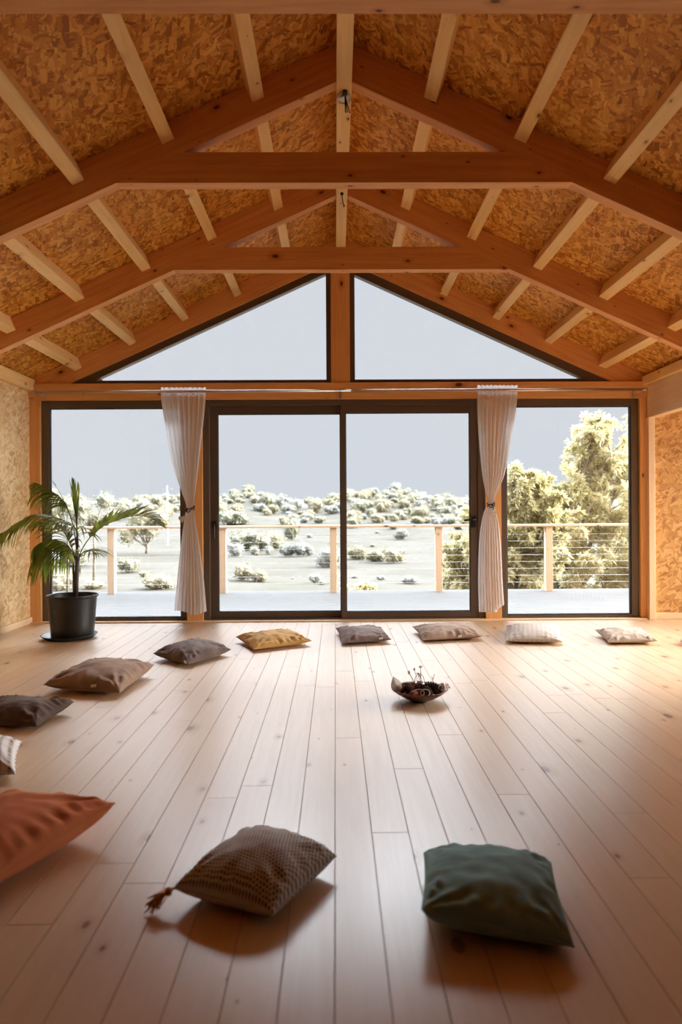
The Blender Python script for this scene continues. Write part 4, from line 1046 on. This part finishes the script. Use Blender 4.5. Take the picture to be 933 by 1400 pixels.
while cnt < 230 and tries < 3000:
    tries += 1
    z0, z1 = zones[Rs.choice([0, 1, 1, 2, 2, 2])]; x = Rs.uniform(z0, z1); top = lerp_tab(ridge, x)
    y = top+2+abs(Rs.gauss(0, 1))*(17 if x > 470 else 10)
    if y > 724: continue
    if 297 < x < 466 and 690 < y < 712 and Rs.random() < 0.6: continue
    n0 = len(PLACED); w = Rs.uniform(12, 28)*(0.8 if y < 690 else 1.0); row = 'high on the far hill' if y < top+12 else 'halfway up the far hill' if y < top+26 else 'low on the far hill'
    shrub(x, y, w, w*Rs.uniform(0.5, 0.75), Rs.choice(['olive', 'olive2', 'olive', 'olive2', 'silver']), 'small round scrub tree '+row+' seen', 'scrub trees dotted over the far hill', True); cnt += PLACED and len(PLACED) > n0; 
for k in range(40):
    x = Rs.uniform(297, 645); y = Rs.uniform(726, 800); w = Rs.uniform(5, 13)
    shrub(x, y, w, w*0.55, Rs.choice(['silver', 'olive2']), 'tiny scrub tuft on the pale valley floor seen', 'scrub tufts on the valley floor')

# trees at the left behind the palm
def tree(name, x, yb, Y, wpx, hpx, trunkf, mat, label, seed, n=2600, group=None, lobes=None, leaf=0.035):
    p = ony(x, yb, Y); s = wpx*Y/F; h = hpx*Y/F
    zb = ground(p.x, Y)
    root = empty(name, (p.x, Y, zb), label, 'tree', group)
    Rr = random.Random(seed)
    if lobes is None:
        lobes = []
        for _ in range(9):
            lobes.append((Rr.uniform(-0.35, 0.35), Rr.uniform(-0.2, 0.2), Rr.uniform(0.15, 0.85), Rr.uniform(0.12, 0.24)))
    top = ony(x, yb-hpx, Y).z; cb = top-h*(1-trunkf)
    L = [(a*s, b*s, cb-zb+(top-cb)*c, r*s*0.9) for a, b, c, r in lobes]
    mb = crown_mesh('foliage', L, n, leaf*s, seed); o = mb.build('foliage', M[mat], recalc=False); o.parent = root
    m = MB()
    m.tube([(0, 0, -0.3), (0.02*s, 0, (cb-zb)*0.6), (0, 0, cb-zb+(top-cb)*0.4)], [0.035*s, 0.028*s, 0.012*s], 8)
    for l in L[:6]: m.tube([(0, 0, (cb-zb)*0.85), (l[0]*0.5, l[1]*0.5, (cb-zb)*0.5+l[2]*0.5), l[:3]], [0.016*s, 0.012*s, 0.004*s], 6)
    o = m.build('trunk', M['bark'], smooth=True); o.parent = root
    return root
tree('gum_tree', 92, 745, 60, 60, 78, 0.45, 'olive', 'tall grey-green tree behind the upper palm fronds', 31, group='trees beyond the field on the left')
tree('gum_tree', 128, 742, 68, 60, 66, 0.3, 'olive', 'grey-green tree right of the palm spear, above the long frond', 32, group='trees beyond the field on the left')
tree('gum_tree', 58, 745, 64, 50, 70, 0.4, 'olive2', 'tree at the far left partly hidden by the window frame', 33, group='trees beyond the field on the left')
tree('gum_tree', 200, 748, 110, 74, 48, 0.05, 'olive2', 'wide low yellowish tree above the handrail by the left curtain', 34, group='trees beyond the field on the left')
# utility pole
p = hit(229, 745); 
root = empty('utility_pole', (p.x, p.y, p.z), 'thin pale utility pole standing in the field beside the left curtain', 'utility pole')
hh = ony(229, 664, p.y).z
m = MB(); m.tube([(p.x, p.y, p.z-0.3), (p.x, p.y, hh)], [0.20, 0.13], 10); m.build('pole', M['cable'], root)
m = MB(); m.box(p.x-0.9, p.x+0.9, p.y-0.06, p.y+0.06, hh-0.7, hh-0.55); m.build('crossarm', M['cable'], root)

# big yellow-green tree outside the right window
def bigtree(Y, label, lob, seed, n, base, group=None, leaf=0.19, spread=1.0):
    """lob: list of (px, py, radius_px, dy) lobes on the depth plane Y"""
    zb = ground(base, Y)
    root = empty('wattle_tree', (base, Y, zb), label, 'tree', group)
    Rr = random.Random(seed); s = Y/F; mb = MB(); tot = sum(l[2]**2 for l in lob)
    L = []
    for (x, y, r, dy) in lob:
        p = ony(x, y, Y+dy); L.append((p-Vector((base, Y, zb)), r*s))
    bm_ = MB()
    for (c, r) in L:
        mid = Vector((c.x*0.35, c.y*0.4, c.z*0.55)); bm_.tube([(0, 0, -0.2), mid*0.5, mid, c], [0.13, 0.10, 0.055, 0.012], 7)
        for q in range(4):
            e = c+Vector((Rr.gauss(0, .5), Rr.gauss(0, .4), Rr.gauss(0.1, .5)))*r; bm_.tube([mid.lerp(c, 0.7), c.lerp(e, 0.6), e], [0.02, 0.012, 0.004], 5)
    SUB = []
    for (c, r) in L:
        q_ = []
        for z_ in range(16):
            v = Vector((Rr.gauss(0, 1), Rr.gauss(0, 1), Rr.gauss(0, 1))).normalized(); sb = v*r*Rr.uniform(0.3, 1.15)
            ax = (v+Vector((Rr.gauss(0, .5), Rr.gauss(0, .5), Rr.gauss(0, .5)))).normalized()*r*Rr.uniform(0.15, 0.38); q_.append((sb, ax))
            bm_.tube([c+sb*0.2, c+sb*0.7, c+sb+ax*0.8], [0.010, 0.006, 0.003], 4)
        SUB.append(q_)
    o = bm_.build('trunk', M['bark'], smooth=True); o.parent = root
    for i in range(n):
        t_ = Rr.uniform(0, tot); k = 0
        while k < len(lob)-1 and t_ > lob[k][2]**2: t_ -= lob[k][2]**2; k += 1
        c, r = L[k]
        sub, ax_ = SUB[k][Rr.randrange(len(SUB[k]))]
        v = Vector((Rr.gauss(0, 1), Rr.gauss(0, 1), Rr.gauss(0, 1))).normalized()
        p = c+sub+ax_*Rr.uniform(-1, 1)+v*r*0.16*(Rr.random()**0.5)
        d = (v*0.6+ax_.normalized()*0.5+Vector((Rr.gauss(0, .6), Rr.gauss(0, .6), Rr.gauss(0, .6)+0.15))).normalized()
        # a tuft: three narrow leaves
        for q in range(3):
            dd = (d+Vector((Rr.gauss(0, .45), Rr.gauss(0, .45), Rr.gauss(0, .45)))).normalized(); sd = dd.cross(Vector((Rr.gauss(0, 1), Rr.gauss(0, 1), Rr.gauss(0, 1)))).normalized()
            ll = leaf*Rr.uniform(0.6, 1.2); w = ll*0.15
            mb.add([p, p+dd*ll*0.5-sd*w, p+dd*ll+Vector((0, 0, -ll*0.18)), p+dd*ll*0.5+sd*w], [(0, 1, 2, 3)], uvs=[(0, 0)]*4)
    o = mb.build('foliage', M['wattle'], recalc=False); o.parent = root
    return root
bigtree(13.5, 'large yellow-green tree filling the right window, highest crown beyond the handrail', [(815, 590, 24, 0), (800, 615, 24, 0.3), (835, 620, 28, 0), (795, 650, 26, 0), (830, 655, 40, 0.2), (862, 640, 30, 0.4), (780, 690, 34, 0), (830, 700, 44, 0), (870, 690, 40, 0.5), (800, 740, 44, 0), (850, 750, 46, 0.2), (790, 785, 44, 0), (850, 795, 46, 0), (900, 720, 60, 0.6), (905, 640, 40, 0.8), (930, 780, 60, 0), (868, 575, 12, 0.3), (822, 572, 10, 0)], 41, 19000, 3.9, 'trees just beyond the terrace', leaf=0.13)
bigtree(12.6, 'lower yellow-green tree between the right curtain and the tall crown', [(712, 665, 24, 0), (735, 672, 22, 0.3), (705, 690, 24, 0), (745, 700, 34, 0), (700, 730, 32, 0.2), (740, 745, 38, 0), (690, 770, 34, 0), (735, 790, 40, 0), (770, 720, 26, 0.2), (728, 652, 10, 0), (705, 650, 9, 0)], 42, 13000, 3.0, 'trees just beyond the terrace', leaf=0.12)
bigtree(12.9, 'yellow-green bush behind the railing at the right end of the sliding doors', [(640, 745, 26, 0), (655, 710, 20, 0.2), (630, 775, 28, 0), (660, 770, 34, 0), (625, 800, 26, 0), (650, 805, 34, 0), (615, 760, 13, 0), (612, 785, 16, 0)], 43, 8000, 2.2, 'trees just beyond the terrace', leaf=0.11)
bigtree(10.4, 'low yellow bush peeping over the terrace edge behind the door mullion', [(482, 812, 10, 0), (497, 810, 12, 0), (508, 813, 10, 0), (470, 814, 8, 0)], 44, 1600, 0.2, None, leaf=0.08)

# ------------------------------------------------------------------ light: hazy bright sky, sun glow high on the right
w = bpy.data.worlds.new('sky'); SC.world = w; w.use_nodes = True; nt = w.node_tree; nt.nodes.clear(); t = NT(nt)
out = t.n('ShaderNodeOutputWorld'); bg = t.n('ShaderNodeBackground')
tc = t.n('ShaderNodeTexCoord').outputs['Generated']
sep = t.n('ShaderNodeSeparateXYZ'); t.l(tc, sep.inputs[0])
def glow(d, a, b, col):
    d = Vector(d).normalized(); vm = t.n('ShaderNodeVectorMath', operation='DOT_PRODUCT'); t.l(tc, vm.inputs[0]); vm.inputs[1].default_value = d
    g = t.mapr(vm.outputs['Value'], a, b, 0, 1, True)
    return t.mix(g, (0, 0, 0, 1), (*col, 1))
SKY = (0.75, 0.78, 0.855)
zen = t.mapr(sep.outputs[2], 0.36, 0.72, 0, 1, True)
ZEN = 3.0; GLOW = 30.0; FRONT = 15.0
c = t.mix(zen, (*SKY, 1), (ZEN*0.98, ZEN, ZEN*1.02, 1))
low = t.mapr(sep.outputs[2], -0.12, -0.02, 0, 1)
c = t.mix(low, (0.55, 0.52, 0.47, 1), c)
for az in (-66, -40, -13, 13, 40, 66):
    e_ = math.radians(41 if abs(az) < 60 else 32); q_ = math.radians(az); k_ = 1.0 if abs(az) < 60 else 2.2
    c = t.mix(1.0, c, glow((math.sin(q_)*math.cos(e_), math.cos(q_)*math.cos(e_), math.sin(e_)), 0.935, 0.995, (k_*FRONT*0.92, k_*FRONT, k_*FRONT*1.11)), 'ADD')
c = t.mix(1.0, c, glow((0.93, 0.12, 0.36), 0.72, 0.97, (GLOW, GLOW*0.96, GLOW*0.90)), 'ADD')
t.l(c, bg.inputs[0]); bg.inputs[1].default_value = 1.0; t.l(bg.outputs[0], out.inputs[0])
w.cycles.sampling_method = 'MANUAL'; w.cycles.sample_map_resolution = 1024

SC.view_settings.view_transform = 'Standard'; SC.view_settings.look = 'None'
SC.view_settings.exposure = 0.0; SC.view_settings.gamma = 1.0; SC.view_settings.use_curve_mapping = False
cy = SC.cycles
cy.use_denoising = True; cy.denoiser = 'OPENIMAGEDENOISE'
cy.max_bounces = 12; cy.diffuse_bounces = 7; cy.glossy_bounces = 4; cy.transmission_bounces = 8; cy.transparent_max_bounces = 24
cy.sample_clamp_indirect = 8.0; cy.caustics_reflective = False; cy.caustics_refractive = False; cy.blur_glossy = 0.5
